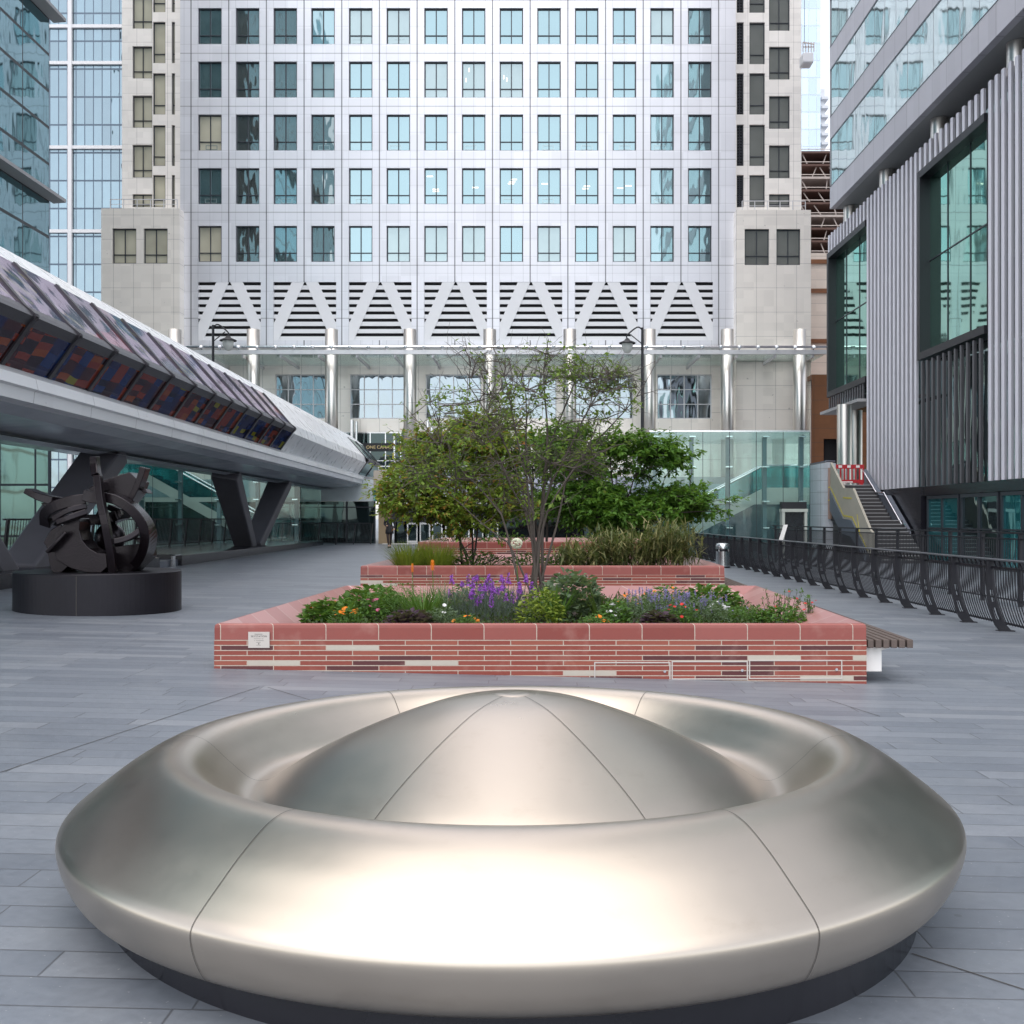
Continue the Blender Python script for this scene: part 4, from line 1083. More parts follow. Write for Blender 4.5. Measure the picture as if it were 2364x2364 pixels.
# roof and back of tower so it shades the plaza
MB().box(XX(232, YW), XX(1510, YW), YW + 1, YW + 44, ZTOP - 1, ZTOP).build('roof', M['concrete'], tw)
MB().box(XX(340, YT), XX(1388, YT), YW + .5, YW + 1.5, zc, ZTOP - 1.01).build('core', M['concrete'], tw)

# upper deck in front of the tower, carried by the lower frontage
dk = thing('raised_terrace', 'raised terrace with steel balcony rail below the tower columns', 'terrace', (0, 62.5, 0))
yd = 62.5
MB().box(XX(640, yd), XX(1236, yd), yd + .4, 81.4, z_deck - .45, z_deck).box(XX(1236, yd), 17.2, 63, 79.2, z_deck - .45, z_deck).box(-28, XX(640, yd), 71.2, 79.2, z_deck - .45, z_deck).build('deck_slab', M['concrete'], dk)
m = MB(); xa_, xb_ = XX(712, yd), XX(1236, yd)
for dz_ in (.0, .24): m.beam((xa_, yd + .5, z_deck + .60 - dz_), (xb_, yd + .5, z_deck + .60 - dz_), .06)
n = 9
for i in range(n + 1): m.beam((xa_ + (xb_ - xa_) * i / n, yd + .5, z_deck), (xa_ + (xb_ - xa_) * i / n, yd + .5, z_deck + .6), .06)
m.build('balcony_rail', M['chrome'], dk)
MB().box(XX(712, yd), XX(1236, yd), yd, yd + .39, ZZ(938, yd), z_deck + .02).build('panel_band', cladding('lavender_panels', (.47, .48, .58), .1, .4, [(1.85, -8.2, .12, .9)], [], 'x'), dk)
MB().box(XX(706, yd), XX(722, yd), yd - .25, yd - .02, ZZ(932, yd), ZZ(888, yd)).build('end_pier', plain('buff_pier', (.45, .39, .33), .6), dk)

# mall entrance below
en = thing('mall_entrance', 'dark glazed shopping entrance with a black canopy below the terrace', 'entrance', (XX(830, yd), yd, 0))
gx = gz(-9)
MB().box(XX(712, 61.2), XX(1236, 61.2), 61.2, yd + .38, ZZ(948, 61.2), ZZ(938.5, 61.2)).build('canopy', M['black'], en)
letters('CANADA PLACE', .62, (XX(737, 61.3), 61.3, ZZ(937.5, 61.2) + .02), M['signwhite'], en, .04, 'sign_lettering')
sm2 = MB()
for i in range(26):
    if R.random() < .8: sm2.box(XX(795 + 5 * i, 61.15), XX(795 + 5 * i + 3.6, 61.15), 61.185, 61.199, ZZ(944.5, 61.2), ZZ(942, 61.2))
sm2.build('small_lettering', M['signwhite'], en)
MB().box(XX(714, 62), XX(738, 62), 62.0, 62.3, gx, ZZ(950, 62)).build('side_panel', plain('tan_panel', (.34, .25, .15), .5), en)
MB().box(XX(738, 62), XX(1236, 62), 63.4, 63.5, gx - .4, ZZ(949, 62)).build('back_glass', M['pane_black'], en)
MB().box(XX(738, 62), XX(1236, 62), 62.0, 62.2, ZZ(985, 62), ZZ(957, 62)).build('transom', M['stone_black'], en)
for p in (768, 792, 815, 840, 866, 892, 920):
    d_ = MB(); x = XX(p, 62.1); x2 = XX(p + 20, 62.1); zt_ = ZZ(986, 62)
    d_.box(x, x + .07, 62.05, 62.12, gx - .02, zt_).box(x2 - .07, x2, 62.05, 62.12, gx - .02, zt_).box(x + .07, x2 - .07, 62.05, 62.12, gx + .02, gx + .16).box(x + .07, x2 - .07, 62.05, 62.12, zt_ - .1, zt_)
    dd = d_.build('door', M['chrome'], en)
    MB().quad((x + .07, 62.085, gx + .16), (x2 - .07, 62.085, gx + .16), (x2 - .07, 62.085, zt_ - .1), (x + .07, 62.085, zt_ - .1)).build('pane', M['pane_black'], dd)
MB().box(XX(720, 60), XX(800, 60), 60.2, 60.9, gx + .003, gx + .03).build('threshold', M['signwhite'], en)
lm = plain('downlight', (.9, .8, .6), .5); bs = [n_ for n_ in lm.node_tree.nodes if n_.type == 'BSDF_PRINCIPLED'][0]
bs.inputs['Emission Color'].default_value = (1, .85, .6, 1); bs.inputs['Emission Strength'].default_value = 2.0
for p in (760, 775, 800): MB().box(XX(p, 61.6), XX(p + 7, 61.6), 61.6, 61.9, ZZ(951, 61.6), ZZ(950, 61.6) + .005).build('downlight', lm, en)

# dark glazed frontage and white fascia below the bridge end
fg = thing('dark_glass_frontage', 'black glazed shopfront wall under the end of the footbridge', 'shopfront', (-13, 62.6, 0))
MB().wall(TY(62.6), -22, XX(706, 62.6), gx - .1, ZZ(946, 62.6)).build('glass_wall', M['pane_black'], fg)
m = MB()
for i in range(9): x = -21.8 + i * 1.6; m.box(x, x + .09, 62.5, 62.58, gx, ZZ(946, 62.6))
m.box(-22, XX(706, 62.6), 62.49, 62.57, ZZ(958, 62.6), ZZ(956, 62.6))
m.build('mullion', M['frame'], fg)
MB().box(-22, XX(713, 62.4), 62.3, 62.9, ZZ(945.8, 62.6), ZZ(905, 62.6)).build('white_fascia', plain('pale_fascia', (.58, .63, .66), .4), fg)
MB().box(XX(706, 62.2), XX(713, 62.2), 62.0, 62.28, ZZ(945, 62), ZZ(925, 62)).build('teal_edge', M['deep_teal'], fg)

# ------------------------------------------------------------------ glass escalator hall, left (under the bridge)
def escalator(name, label, x0, y, z0, x1, z1, flat, w=1.4, up=1):
    """inclined flight in the picture plane between (x0,z0) and (x1,z1), landing of length flat at the top"""
    t = thing(name, label, 'escalator', (x0, y, z0))
    sg = 1 if x1 > x0 else -1
    pts = [(x0 - sg * 1.2, z0), (x0, z0), (x1, z1), (x1 + sg * flat, z1)]
    m = MB()
    for off in (0, w):
        for (a, b2) in zip(pts, pts[1:]):
            m.prism([(a[0], y + off, a[1] - .55), (b2[0], y + off, b2[1] - .55), (b2[0], y + off, b2[1]), (a[0], y + off, a[1])], (0, 0, 0), (0, .08, 0))
    m.build('stringer', M['stringer'], t)
    m = MB()
    for off in (.02, w + .02):
        for (a, b2) in zip(pts, pts[1:]):
            m.prism([(a[0], y + off, a[1] + .003), (b2[0], y + off, b2[1] + .003), (b2[0], y + off, b2[1] + 1.0), (a[0], y + off, a[1] + 1.0)], (0, 0, 0), (0, .03, 0))
    m.build('balustrade', M['teal_rail'], t)
    m = MB()
    for off in (.035, w + .035): m.tube([(a[0], y + off, a[1] + 1.05) for a in pts], .05, 8)
    m.build('handrail', M['chrome'], t)
    m = MB(); n = 16
    for i in range(n):
        xa, xb = x0 + (x1 - x0) * i / n, x0 + (x1 - x0) * (i + 1) / n; za = z0 + (z1 - z0) * (i + .6) / n
        m.box(min(xa, xb), max(xa, xb), y + .09, y + w - .01, za - .25, za)
    m.build('steps', M['slate'], t)
    return t

def glass_hall(label, x0, x1, y0, y1, zt, n, posts, zmid):
    t = thing('glass_hall', label, 'pavilion', (x0, y0, 0), 'glass escalator halls beside the plaza')
    zb = gz(x0) - .2
    MB().wall(TY(y0), x0, x1, zb, zt).build('front_glass', M['teal'], t)
    MB().wall(TY(y1), x0, x1, zb, zt).build('back_glass', M['clear'], t)
    MB().quad((x0, y0, zt), (x1, y0, zt), (x1, y1, zt), (x0, y1, zt)).build('glass_roof', M['clear'], t)
    for x in (x0, x1): MB().quad((x, y0, zb), (x, y1, zb), (x, y1, zt), (x, y0, zt)).build('side_glass', M['teal'], t)
    for i in range(n + 1):
        x = x0 + (x1 - x0) * i / n
        f = MB().box(x - .012, x + .012, y0 - .012, y0 - .002, zb, zt).build('glass_joint', M['frame'], t)
    for i in range(posts + 1):
        x = x0 + .3 + (x1 - x0 - .6) * i / posts
        MB().box(x - .09, x + .09, y0 + .35, y0 + .6, zb, zt - .15).build('steel_post', plain('blue_grey_post', (.12, .18, .20), .4, .3) if i == 0 else bpy.data.materials['blue_grey_post'], t)
        m = MB()
        for z in (zmid * .5, zmid, (zmid + zt) / 2, zt - .2):
            m.box(x - .14, x + .14, y0 + .01, y0 + .34, z - .03, z + .03)
        m.build('spider_arm', M['chrome'], t)
    MB().box(x0, x1, y0 + .62, y0 + .7, zmid - .12, zmid + .12).build('floor_edge', M['stringer'], t)
    MB().box(x0, x1, y0 - .03, y0 + .03, zt + .005, zt + .07).build('roof_edge', M['chrome'], t)
    return t
glass_hall('teal glass escalator hall under the footbridge, behind the bronze sculpture', -22.5, -11.9, 56.5, 62.0, 4.4, 7, 5, 2.6)
escalator('escalator', 'escalator coming down to the right inside the left glass hall', -14.2, 58.3, .55, -20.4, 4.0, 1.5)
glass_hall('teal glass escalator hall at right, beyond the railing and trees', XX(1225, 50), XX(1528, 50), 50, 58, ZZ(815, 50), 6, 4, ZZ(946, 50))
escalator('escalator', 'escalator climbing to the right inside the right glass hall', XX(1283, 52), 52.0, ZZ(1010, 52) + .2, XX(1442, 52), ZZ(920, 52), 2.0)
lf = thing('lift_door', 'dark lift doorway with pale steel surround at the foot of right glass hall', 'lift', (XX(1497, 49.6), 49.6, gz(12)))
x0, x1 = XX(1474, 49.6), XX(1521, 49.6); zt_ = ZZ(966, 49.6)
MB().box(x0, x0 + .12, 49.4, 49.9, gz(12), zt_).box(x1 - .12, x1, 49.4, 49.9, gz(12), zt_).box(x0 - .03, x1 + .03, 49.38, 49.9, zt_ + .003, zt_ + .14).build('surround', M['stringer'], lf)
MB().box(x0 + .12, x1 - .12, 49.6, 49.9, gz(12), zt_).build('door', M['stone_black'], lf)
MB().box(x0, x1, 49.5, 49.9, zt_ + .145, zt_ + .45).build('lintel', M['black'], lf)
hw = thing('rear_shop_wall', 'dark tiled wall seen through the right glass hall', 'wall', (9, 61, 0))
MB().box(XX(1236, 61), 14.0, 61.0, 61.3, gz(9) - .1, 2.4).build('lower_wall', plain('blue_grey_wall', (.09, .12, .14), .4), hw)
MB().box(XX(1236, 61), 14.0, 61.02, 61.3, 2.403, 3.54).build('upper_wall', plain('pale_blue_wall', (.42, .48, .52), .4), hw)

# ------------------------------------------------------------------ right side: stair, curved wall, barrier
XL_, XR_ = 13.9, 15.9
st = thing('outdoor_stair', 'dark stone stair climbing between sheeted balustrade and the finned building', 'stairs', (14.9, 45, gz(8)))
z_land, z_up = 1.55, 3.2
m = MB(); n1 = 11
zg = gz(8)
for i in range(n1):
    y = 44.4 + i * .30; z = zg + (z_land - zg) * (i + 1) / n1
    m.box(XL_, XR_, y, 51, z - .20, z)
n2 = 10
for i in range(n2):
    y = 48.9 + i * .30; z = z_land + (z_up - z_land) * (i + 1) / n2; m.box(XL_, XR_, y, 52.5, z - .20, z)
m.build('steps', plain('dark_step', (.045, .042, .045), .5, 0, .2), st)
m = MB()
for i in range(n1): m.box(XL_ + .05, XR_ - .05, 44.395 + i * .30, 44.43 + i * .30, zg + (z_land - zg) * (i + 1) / n1 - .03, zg + (z_land - zg) * (i + 1) / n1 + .003)
for i in range(n2): m.box(XL_ + .05, XR_ - .05, 48.895 + i * .30, 48.93 + i * .30, z_land + (z_up - z_land) * (i + 1) / n2 - .03, z_land + (z_up - z_land) * (i + 1) / n2 + .003)
m.build('nosing', M['concrete'], st)
top = [(51.1, 4.22), (49.0, 2.98), (47.55, 2.93), (45.1, 1.15), (44.5, .95), (44.4, .2)]
low = [(44.9, -.1), (45.3, .15), (47.6, 1.55), (48.9, 1.62), (51.1, 2.95)]
MB().prism([(XL_, y, z) for y, z in top + low], (0, 0, 0), (-.10, 0, 0)).build('sheeted_balustrade', M['board'], st)
low2 = [(51.1, 2.94), (48.9, 1.61), (47.6, 1.54), (45.3, .14), (45.6, -.15), (47.75, .85), (49.1, .95), (51.1, 2.0)]
MB().prism([(XL_ - .02, y, z) for y, z in low2], (0, 0, 0), (-.12, 0, 0)).build('side_panel', M['slate'], st)
m = MB()
for (a, b2) in (((51.0, 3.02), (48.95, 1.75)), ((48.95, 1.75), (47.6, 1.68)), ((47.6, 1.68), (45.4, .3)), ((49.0, 2.55), (47.7, 2.5)), ((46.9, 1.8), (46.5, .95))):
    m.beam((XL_ - .105, a[0], a[1]), (XL_ - .105, b2[0], b2[1]), .06, .012, up=(1, 0, 0))
m.build('tape', M['tape'], st)
hp = [(53.1, 4.12), (50.7, 2.82), (49.6, 2.78), (47.2, 1.38), (46.8, 1.38)]
m = MB().tube([(XR_ - .1, y, z) for y, z in hp], .035, 8)
m.build('handrail', M['chrome'], st)
MB().prism([(XR_ + .02, 53.2, 4.0), (XR_ + .02, 50.7, 2.72), (XR_ + .02, 49.6, 2.66), (XR_ + .02, 47.1, 1.2), (XR_ + .02, 46.2, -.1), (XR_ + .02, 53.2, -.1)], (0, 0, 0), (.2, 0, 0)).build('wall_lining', M['slate'], st)
MB().box(13.8, 30, 52.5, 63, z_up - .35, z_up).build('landing', M['concrete'], st)

cw = thing('curved_wall', 'curved pale stone block wall with dark coping beside the stair', 'wall', (12.9, 50, 0))
m = MB(); cp = []
for i in range(13):
    t_ = i / 12; a = math.radians(100 - 100 * t_)
    cp.append((XX(1519, 47.5) + .0 + 1.35 * (1 - math.cos(math.radians(85 * t_))) * .8, 49.2 - 1.6 * math.sin(math.radians(85 * t_))))
cp = [(13.2, 55.4), (13.12, 54.6), (13.1, 53.8), (13.15, 53.0), (13.26, 52.3), (13.44, 51.75), (13.62, 51.45), (13.72, 51.4)]
cp = spline(cp, 4)
tops = [4.0 + .25 * i / (len(cp) - 1) for i in range(len(cp))]
for i in range(len(cp) - 1):
    a, b2 = cp[i], cp[i + 1]
    m.quad((*a, -.3), (*b2, -.3), (*b2, tops[i + 1]), (*a, tops[i]))
m.quad((13.72, 51.4, -.3), (14.12, 51.43, -.3), (14.12, 51.43, 4.2), (13.72, 51.4, tops[-1]))
m.build('stone_face', M['block'], cw, solid=.12)
m = MB()
for i in range(len(cp) - 1):
    a, b2 = cp[i], cp[i + 1]
    m.quad((a[0] - .04, a[1] - .04, tops[i] + .07), (b2[0] - .04, b2[1] - .04, tops[i + 1] + .07), (b2[0] + .5, b2[1] + .4, tops[i + 1] + .075), (a[0] + .5, a[1] + .4, tops[i] + .075))
m.build('coping', M['slate'], cw, solid=.05)
MB().box(13.74, 14.12, 51.25, 51.3, 1.6, 3.98).build('paper_cover', M['paper'], cw)
MB().box(13.74, 14.12, 51.235, 51.248, 2.45, 2.5).box(13.74, 14.12, 51.235, 51.248, 3.05, 3.1).build('tape', M['tape'], cw)

bt = thing('safety_barrier', 'red plastic safety barrier closing the top of the stair', 'barrier', (15.1, 52.7, z_up))
xa, xb = 14.45, 15.85; zt_, zb_ = 4.2, 3.32
m = MB(); yy = 52.7
m.box(xa, xb, yy, yy + .05, zt_ - .2, zt_); m.box(xa, xb, yy, yy + .05, zb_, zb_ + .16)
for f_ in (0, .17, .3, .43, .56, .69, .82, .94):
    x = xa + (xb - xa) * f_; m.box(x, x + .07, yy, yy + .05, zb_ + .16, zt_ - .2)
m.box(xa + .1, xa + .25, yy - .2, yy + .25, zb_ - .12, zb_); m.box(xb - .25, xb - .1, yy - .2, yy + .25, zb_ - .12, zb_)
m.build('panel', M['red'], bt, bevel=.01)
m = MB()
for f_ in (.12, .42, .72): x = xa + (xb - xa) * f_; m.box(x, x + .17, yy - .008, yy - .001, zt_ - .15, zt_ - .03)
m.box(xa + .3, xa + .85, yy - .008, yy - .001, zb_ + .02, zb_ + .08)
m.build('reflective_sign', M['signwhite'], bt)

sg = thing('leaning_board', 'small white board leaning behind the curved railing near the lift', 'board', (XX(1475, 34), 34, gz(8)))
A, B = W(1468, 1024, 34), W(1481, 990, 34)
MB().prism([A, A + Vector((.13, 0, 0)), B + Vector((.09, 0, 0)), B - Vector((.03, 0, 0))], (0, 0, 0), (0, .05, 0)).build('panel', M['signwhite'], sg)
MB().beam(Vector((A.x + .06, 34.08, gz(8))), A + Vector((.06, .08, .3)), .05).build('stand', M['black'], sg)

# ------------------------------------------------------------------ building on the right with vertical fins
XF = 16.3
rb = thing('finned_building', 'modern building at right with vertical lavender fins and black-framed bay windows', 'building', (XF, 48, 0))
zf0, zf1 = 2.97, 17.2
MB().box(XF + .75, 40, 14, 53.9, -.3, zf1 - .2).build('core_wall', M['fin_back'], rb)
MB().box(XF + .75, 40, 53.9, 61, 7.5, zf1 - .2).build('core_wall', M['fin_back'], rb)
MB().box(XF - .1, XF + .75, 46.0, 53.95, -.3, zf0 - .02).build('black_base', M['stone_black'], rb)
MB().box(XF - .02, XF + .75, 14, 46.0, zf0 - .4, zf0 - .02).build('black_base', M['stone_black'], rb)
MB().box(XF - .4, XF + .74, 53.96, 61, 7.35, 7.5).build('bay_soffit', M['soffit'], rb)
def fins(y0, y1, z0, z1, mat, n, wd=.27, th=.12):
    for i in range(n):
        y = y0 + (y1 - y0) * (i + .5) / n; h_ = wd / 2
        MB().prism([(XF, y - h_, z0), (XF + th, y - h_ * .55, z0), (XF + th, y + h_ * .55, z0), (XF, y + h_, z0), (XF - .03, y, z0)], (0, 0, 0), (0, 0, z1 - z0 + R.uniform(-.03, .03))).build('fin', mat, rb)
        zj = z0 + 3.9
        if z1 - z0 > 9:
            while zj < z1 - 1:
                MB().box(XF + .1, XF + .5, y - .02, y + .02, zj - .05, zj + .05).build('fin_bracket', M['fin_dk'], rb); zj += 3.9
fins(46.7, 53.95, zf0, zf1, M['fin'], 13)
fins(54.0, 61, 16.25, zf1, M['fin'], 12)
fins(39.7, 46.7, 16.25, zf1, M['fin'], 12)
fins(32.5, 39.6, zf0, zf1 + .0, M['fin'], 13)
fins(39.9, 46.5, zf0, 8.2, M['fin_dk'], 11, .16)
fins(54.2, 60.8, 7.5, 8.25, M['fin_dk'], 15, .14, .07)
def bay(y0, y1, z0, z1):
    f = MB(); xo = XF - .03; xi = XF + .7; tk = .30
    f.box(xo, xi, y0, y1, z1 - tk, z1).box(xo, xi, y0, y1, z0, z0 + tk).box(xo + .12, xi, y0, y0 + .05, z0 + tk, z1 - tk).box(xo, xi, y1 - tk, y1, z0 + tk, z1 - tk)
    fo = f.build('bay_window', M['black'], rb)
    MB().quad((XF + .42, y0 + .05, z0 + tk), (XF + .42, y1 - tk, z0 + tk), (XF + .42, y1 - tk, z1 - tk), (XF + .42, y0 + .05, z1 - tk)).build('pane', M['pane_green'], fo)
    m = MB(); zm = z0 + (z1 - z0) * .52
    m.box(XF + .39, XF + .415, y0 + tk, y1 - tk, zm, zm + .05)
    for i in range(1, 3): y = y0 + (y1 - y0) * i / 3; m.box(XF + .39, XF + .415, y, y + .05, z0 + tk, z1 - tk)
    m.build('mullion', M['frame'], fo)
bay(54.0, 61.0, 8.3, 16.25); bay(39.75, 46.65, 8.3, 16.25)
# ground-floor glazing
for i in range(6):
    ya_ = 45.6 - i * 3.6; yb_ = ya_ - 3.4
    m = MB(); m.box(XF - .01, XF + .1, yb_, ya_, -.2, -.05).box(XF - .01, XF + .1, yb_, ya_, zf0 - .55, zf0 - .42)
    for y in (yb_, (ya_ + yb_) / 2, ya_ - .1): m.box(XF - .01, XF + .1, y, y + .1, -.05, zf0 - .55)
    m.box(XF, XF + .09, yb_ + .1, ya_ - .1, 1.2, 1.26)
    fo = m.build('shop_window', M['frame'], rb)
    MB().quad((XF + .06, yb_, -.05), (XF + .06, ya_, -.05), (XF + .06, ya_, zf0 - .55), (XF + .06, yb_, zf0 - .55)).build('pane', plain_green if False else M['deep_teal'] if i % 2 == 0 else M['pane_black'], fo)
# undercroft columns and wall
for (p, y) in ((1593, 55.5), (1614, 58.5)):
    x = XX(p, y); r_ = .36
    MB().lathe([(r_, 0), (r_, 7.35 - z_up)], (x, y, z_up), 28).build('undercroft_column', M['column'], rb, smooth=True)
# upper block
XU, zs = 15.8, 18.06
yA, yB = 22.0, 58.6
MB().quad((XU + .3, yA, zs + .02), (XU + .3, yB, zs + .02), (40, yB, zs + .02), (40, yA, zs + .02)).build('soffit', M['soffit'], rb)
MB().quad((XU, yB, zs), (40, yB, zs), (40, yB, 60), (XU, yB, 60)).build('end_wall', M['spandrel'], rb)
z = zs
for i in range(10):
    MB().box(XU, XU + .3, yA, yB - .003, z, z + 1.15).build('spandrel', M['spandrel'], rb)
    MB().quad((XU + .05, yA, z + 1.15), (XU + .05, yB, z + 1.15), (XU + .05, yB, z + 3.7), (XU + .05, yA, z + 3.7)).build('glass_band', M['gl_right'], rb)
    MB().box(XU - .01, XU + .02, yA, yB, z + 1.152, z + 1.19).build('sill_line', M['frame'], rb)
    z += 3.7
for y in (38.1, 45.4, 52.1, 59.0 - .9):
    MB().lathe([(.36, 0), (.36, zs - 16.9)], (16.75, y, 16.9), 28).build('roof_column', M['column'], rb, smooth=True)

# ------------------------------------------------------------------ buildings at the left
lb = thing('teal_glass_block', 'dark teal glass office block cut off by left edge of the photo', 'building', (-26, 50, 0))
MB().wall(TXl(-26), 12, 59.3, -.2, 62).build('glass_wall', M['gl_left'], lb)
MB().box(-50, -26.02, 12, 59.3, -.2, 62).build('core', M['pane_black'], lb)
for z in (18.7, 28.5, 38.3):
    MB().prism([(-26, 12, z), (-25.3, 12, z + .05), (-25.3, 12, z + .22), (-26, 12, z + .42)], (0, 0, 0), (0, 47.8, 0)).build('ledge', M['concrete'], lb)
lg = thing('green_glass_frontage', 'pale green glazed frontage under the bridge at far left', 'shopfront', (-24, 40, 0))
MB().wall(TY(45), -25.9, XX(97, 45), .3, 7).build('glass_wall', gridglass('green_frontage', (.62, .8, .74), (.17, .24, .18), .38, (1.45, 0, .08), (2.1, .9, .09), 'x'), lg)
MB().box(XX(97, 45) - .1, XX(97, 45), 44.9, 45.0, .3, 7).build('corner_post', M['frame'], lg)

bt_ = thing('blue_glass_tower', 'blue glass tower with white grid frame behind the left of the tower', 'building', (-40, 100, 0))
x0, x1 = -62, XX(232, 100)
MB().wall(TY(100), x0, x1, 0, 66).build('glass_wall', M['gl_blue'], bt_)
m = MB()
for q in (51, 120, 279, 437, 595): m.box(x0, x1, 99.75, 99.98, ZZ(q + 3, 100), ZZ(q - 3, 100))
m.box(XX(130, 100), XX(137.5, 100), 99.7, 99.98, 0, 66)
m.build('white_frame', M['white'], bt_)
MB().box(x0, x1, 100.1, 130, 0, 66).build('core', M['gl_blue'], bt_)

# ------------------------------------------------------------------ background at the right gap
sb = thing('stone_building', 'cream stone building with brown granite base behind the undercroft', 'building', (20, 84, 0))
MB().wall(TY(84), XX(1528, 84), 45, 11.5, ZZ(478, 84), [(XX(1566, 84), XX(1574, 84), ZZ(700, 84), ZZ(640, 84)), (XX(1566, 84), XX(1574, 84), ZZ(815, 84), ZZ(735, 84))], .3).build('stone_wall', M['stone'], sb)
MB().wall(TY(78), 19.75, 45, 2.0, 11.5, [(XX(1554, 78), XX(1588, 78), 4.0, ZZ(828, 78))], .5).build('granite_base', M['brown'], sb)
MB().box(19.75, 45, 78, 84, 11.5, 11.8).build('base_ledge', M['brown'], sb)
MB().box(XX(1550, 78), XX(1592, 78), 78.52, 78.6, 3, ZZ(826, 78)).build('doorway', M['louvre_dark'], sb)
for q in (490, 545, 640): MB().box(XX(1528, 84), 24, 83.88, 83.99, ZZ(q + 8, 84), ZZ(q, 84)).build('string_course', M['brown'], sb)
cb = thing('unfinished_building', 'half-built steel frame storeys in the gap left of the finned building', 'building', (30, 118, 0))
yb = 118
x0, x1 = XX(1500, yb), XX(1640, yb)
for i, q in enumerate(range(285, 480, 24)):
    MB().box(x0, x1, yb, yb + 20, ZZ(q + 4, yb), ZZ(q, yb)).build('floor_slab', M['scaff'] if i % 3 == 2 else M['rust'], cb)
    m = MB()
    for k_ in range(6):
        x = x0 + (x1 - x0) * (k_ + R.uniform(-.2, .2)) / 5; m.beam((x, yb + .5, ZZ(q + 24, yb)), (x + R.uniform(-.9, .9), yb + .5, ZZ(q + 4, yb)), .10)
    m.beam((x0, yb - .1, ZZ(q - 3, yb)), (x1, yb - .1, ZZ(q - 3, yb)), .08)
    m.build('scaffold', M['scaff'], cb)
MB().box(x0, x1, yb + 4, yb + 5, 0, ZZ(285, yb)).build('back_wall', M['rust'], cb)
MB().box(x0, x1, yb, yb + 20, 0, ZZ(478, yb)).build('lower_mass', M['rust'], cb)
ft = thing('distant_glass_tower', 'distant pale glass skyscraper in the sky gap at right', 'building', (60, 230, 0))
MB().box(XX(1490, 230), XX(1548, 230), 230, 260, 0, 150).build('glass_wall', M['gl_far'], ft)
MB().box(XX(1490, 230), XX(1549, 230), 229.6, 230, 149, 150).build('parapet', M['white'], ft)
s2_ = thing('stepped_tower', 'distant white tower with stepped balconies beside the pale skyscraper', 'building', (60, 240, 0))
MB().box(XX(1546, 240), XX(1556, 240), 240, 255, 0, ZZ(168, 240)).build('shaft', M['white'], s2_)
for i in range(9):
    q = 185 + 17 * i; MB().box(XX(1548, 240), XX(1561, 240), 239, 250, ZZ(q + 5, 240), ZZ(q, 240)).build('balcony', M['white'], s2_)
cr = thing('cleaning_cradle', 'white window-cleaning cradle hanging at the right corner of the tower', 'cradle', (XX(1522, 79), 81, ZZ(120, 81)))
A, B = XX(1512.5, 81), XX(1533, 81)
MB().box(A, B, 80.6, 81.8, ZZ(122, 81), ZZ(102, 81)).build('basket', M['white'], cr, bevel=.1)
m = MB()
for i in range(5): m.beam((A + (B - A) * i / 4, 80.6, ZZ(102, 81)), (A + (B - A) * i / 4, 80.6, ZZ(84, 81)), .06)
m.beam((A, 80.6, ZZ(84, 81)), (B, 80.6, ZZ(88, 81)), .07); m.beam((A, 80.6, ZZ(93, 81)), (B, 80.6, ZZ(93, 81)), .06)
m.build('guard_rail', M['scaff'], cr)
MB().beam((A + .2, 81, ZZ(84, 81)), (A + .2, 81, ZZ(-200, 81)), .03).build('cable', M['frame'], cr)

# ------------------------------------------------------------------ lamps and poles
def lamp(label, px, Y, ptop, side):
    x = XX(px, Y); zt_ = ZZ(ptop, Y); t = thing('street_lamp', label, 'lamp', (x, Y, z_deck), 'black lanterns on the terrace')
    MB().tube([(x, Y, z_deck), (x, Y, z_deck + .8), (x, Y, zt_)], [.16, .12, .085], 10).build('post', M['black'], t)
    a = 1.0 * side
    MB().tube(spline([(x, Y, zt_ - .15), (x + .35 * side, Y, zt_ + .02), (x + a, Y, zt_ - .5), (x + a, Y, zt_ - .75)], 4), .05, 8).tube([(x, Y, zt_ - 1.1), (x + .8 * side, Y, zt_ - .45)], .035, 6).build('arm', M['black'], t)
    MB().lathe([(0, .25), (.12, .22), (.2, .1), (.55, -.05), (.55, -.12)], (x + a, Y, zt_ - .95), 20).build('hood', M['black'], t, smooth=True)
    MB().lathe([(.38, -.12), (.36, -.4), (.2, -.7), (0, -.78)], (x + a, Y, zt_ - .95), 16).build('lantern', M['whitepet'] if False else plain('lantern_glass', (.5, .52, .5), .2), t, smooth=True)
lamp('black lamp post above the footbridge roof, before the left louvres', 402, 73, 613, 1)
lamp('black lamp post in front of a steel column, right of the tree', 1212, 73, 618, -1)
fp = thing('silver_pole', 'slim silver pole standing before the gold lettering', 'pole', (XX(744, 63.2), 63.2, z_deck))
MB().tube([(XX(744.5, 63.2), 63.2, z_deck), (XX(744.5, 63.2), 63.2, ZZ(818, 63.2))], .075, 10).build('post', M['chrome'], fp)
MB().box(XX(741, 63.2), XX(743.3, 63.2), 63.1, 63.2, ZZ(866, 63), ZZ(854, 63)).build('tag_plate', M['tape'], fp)

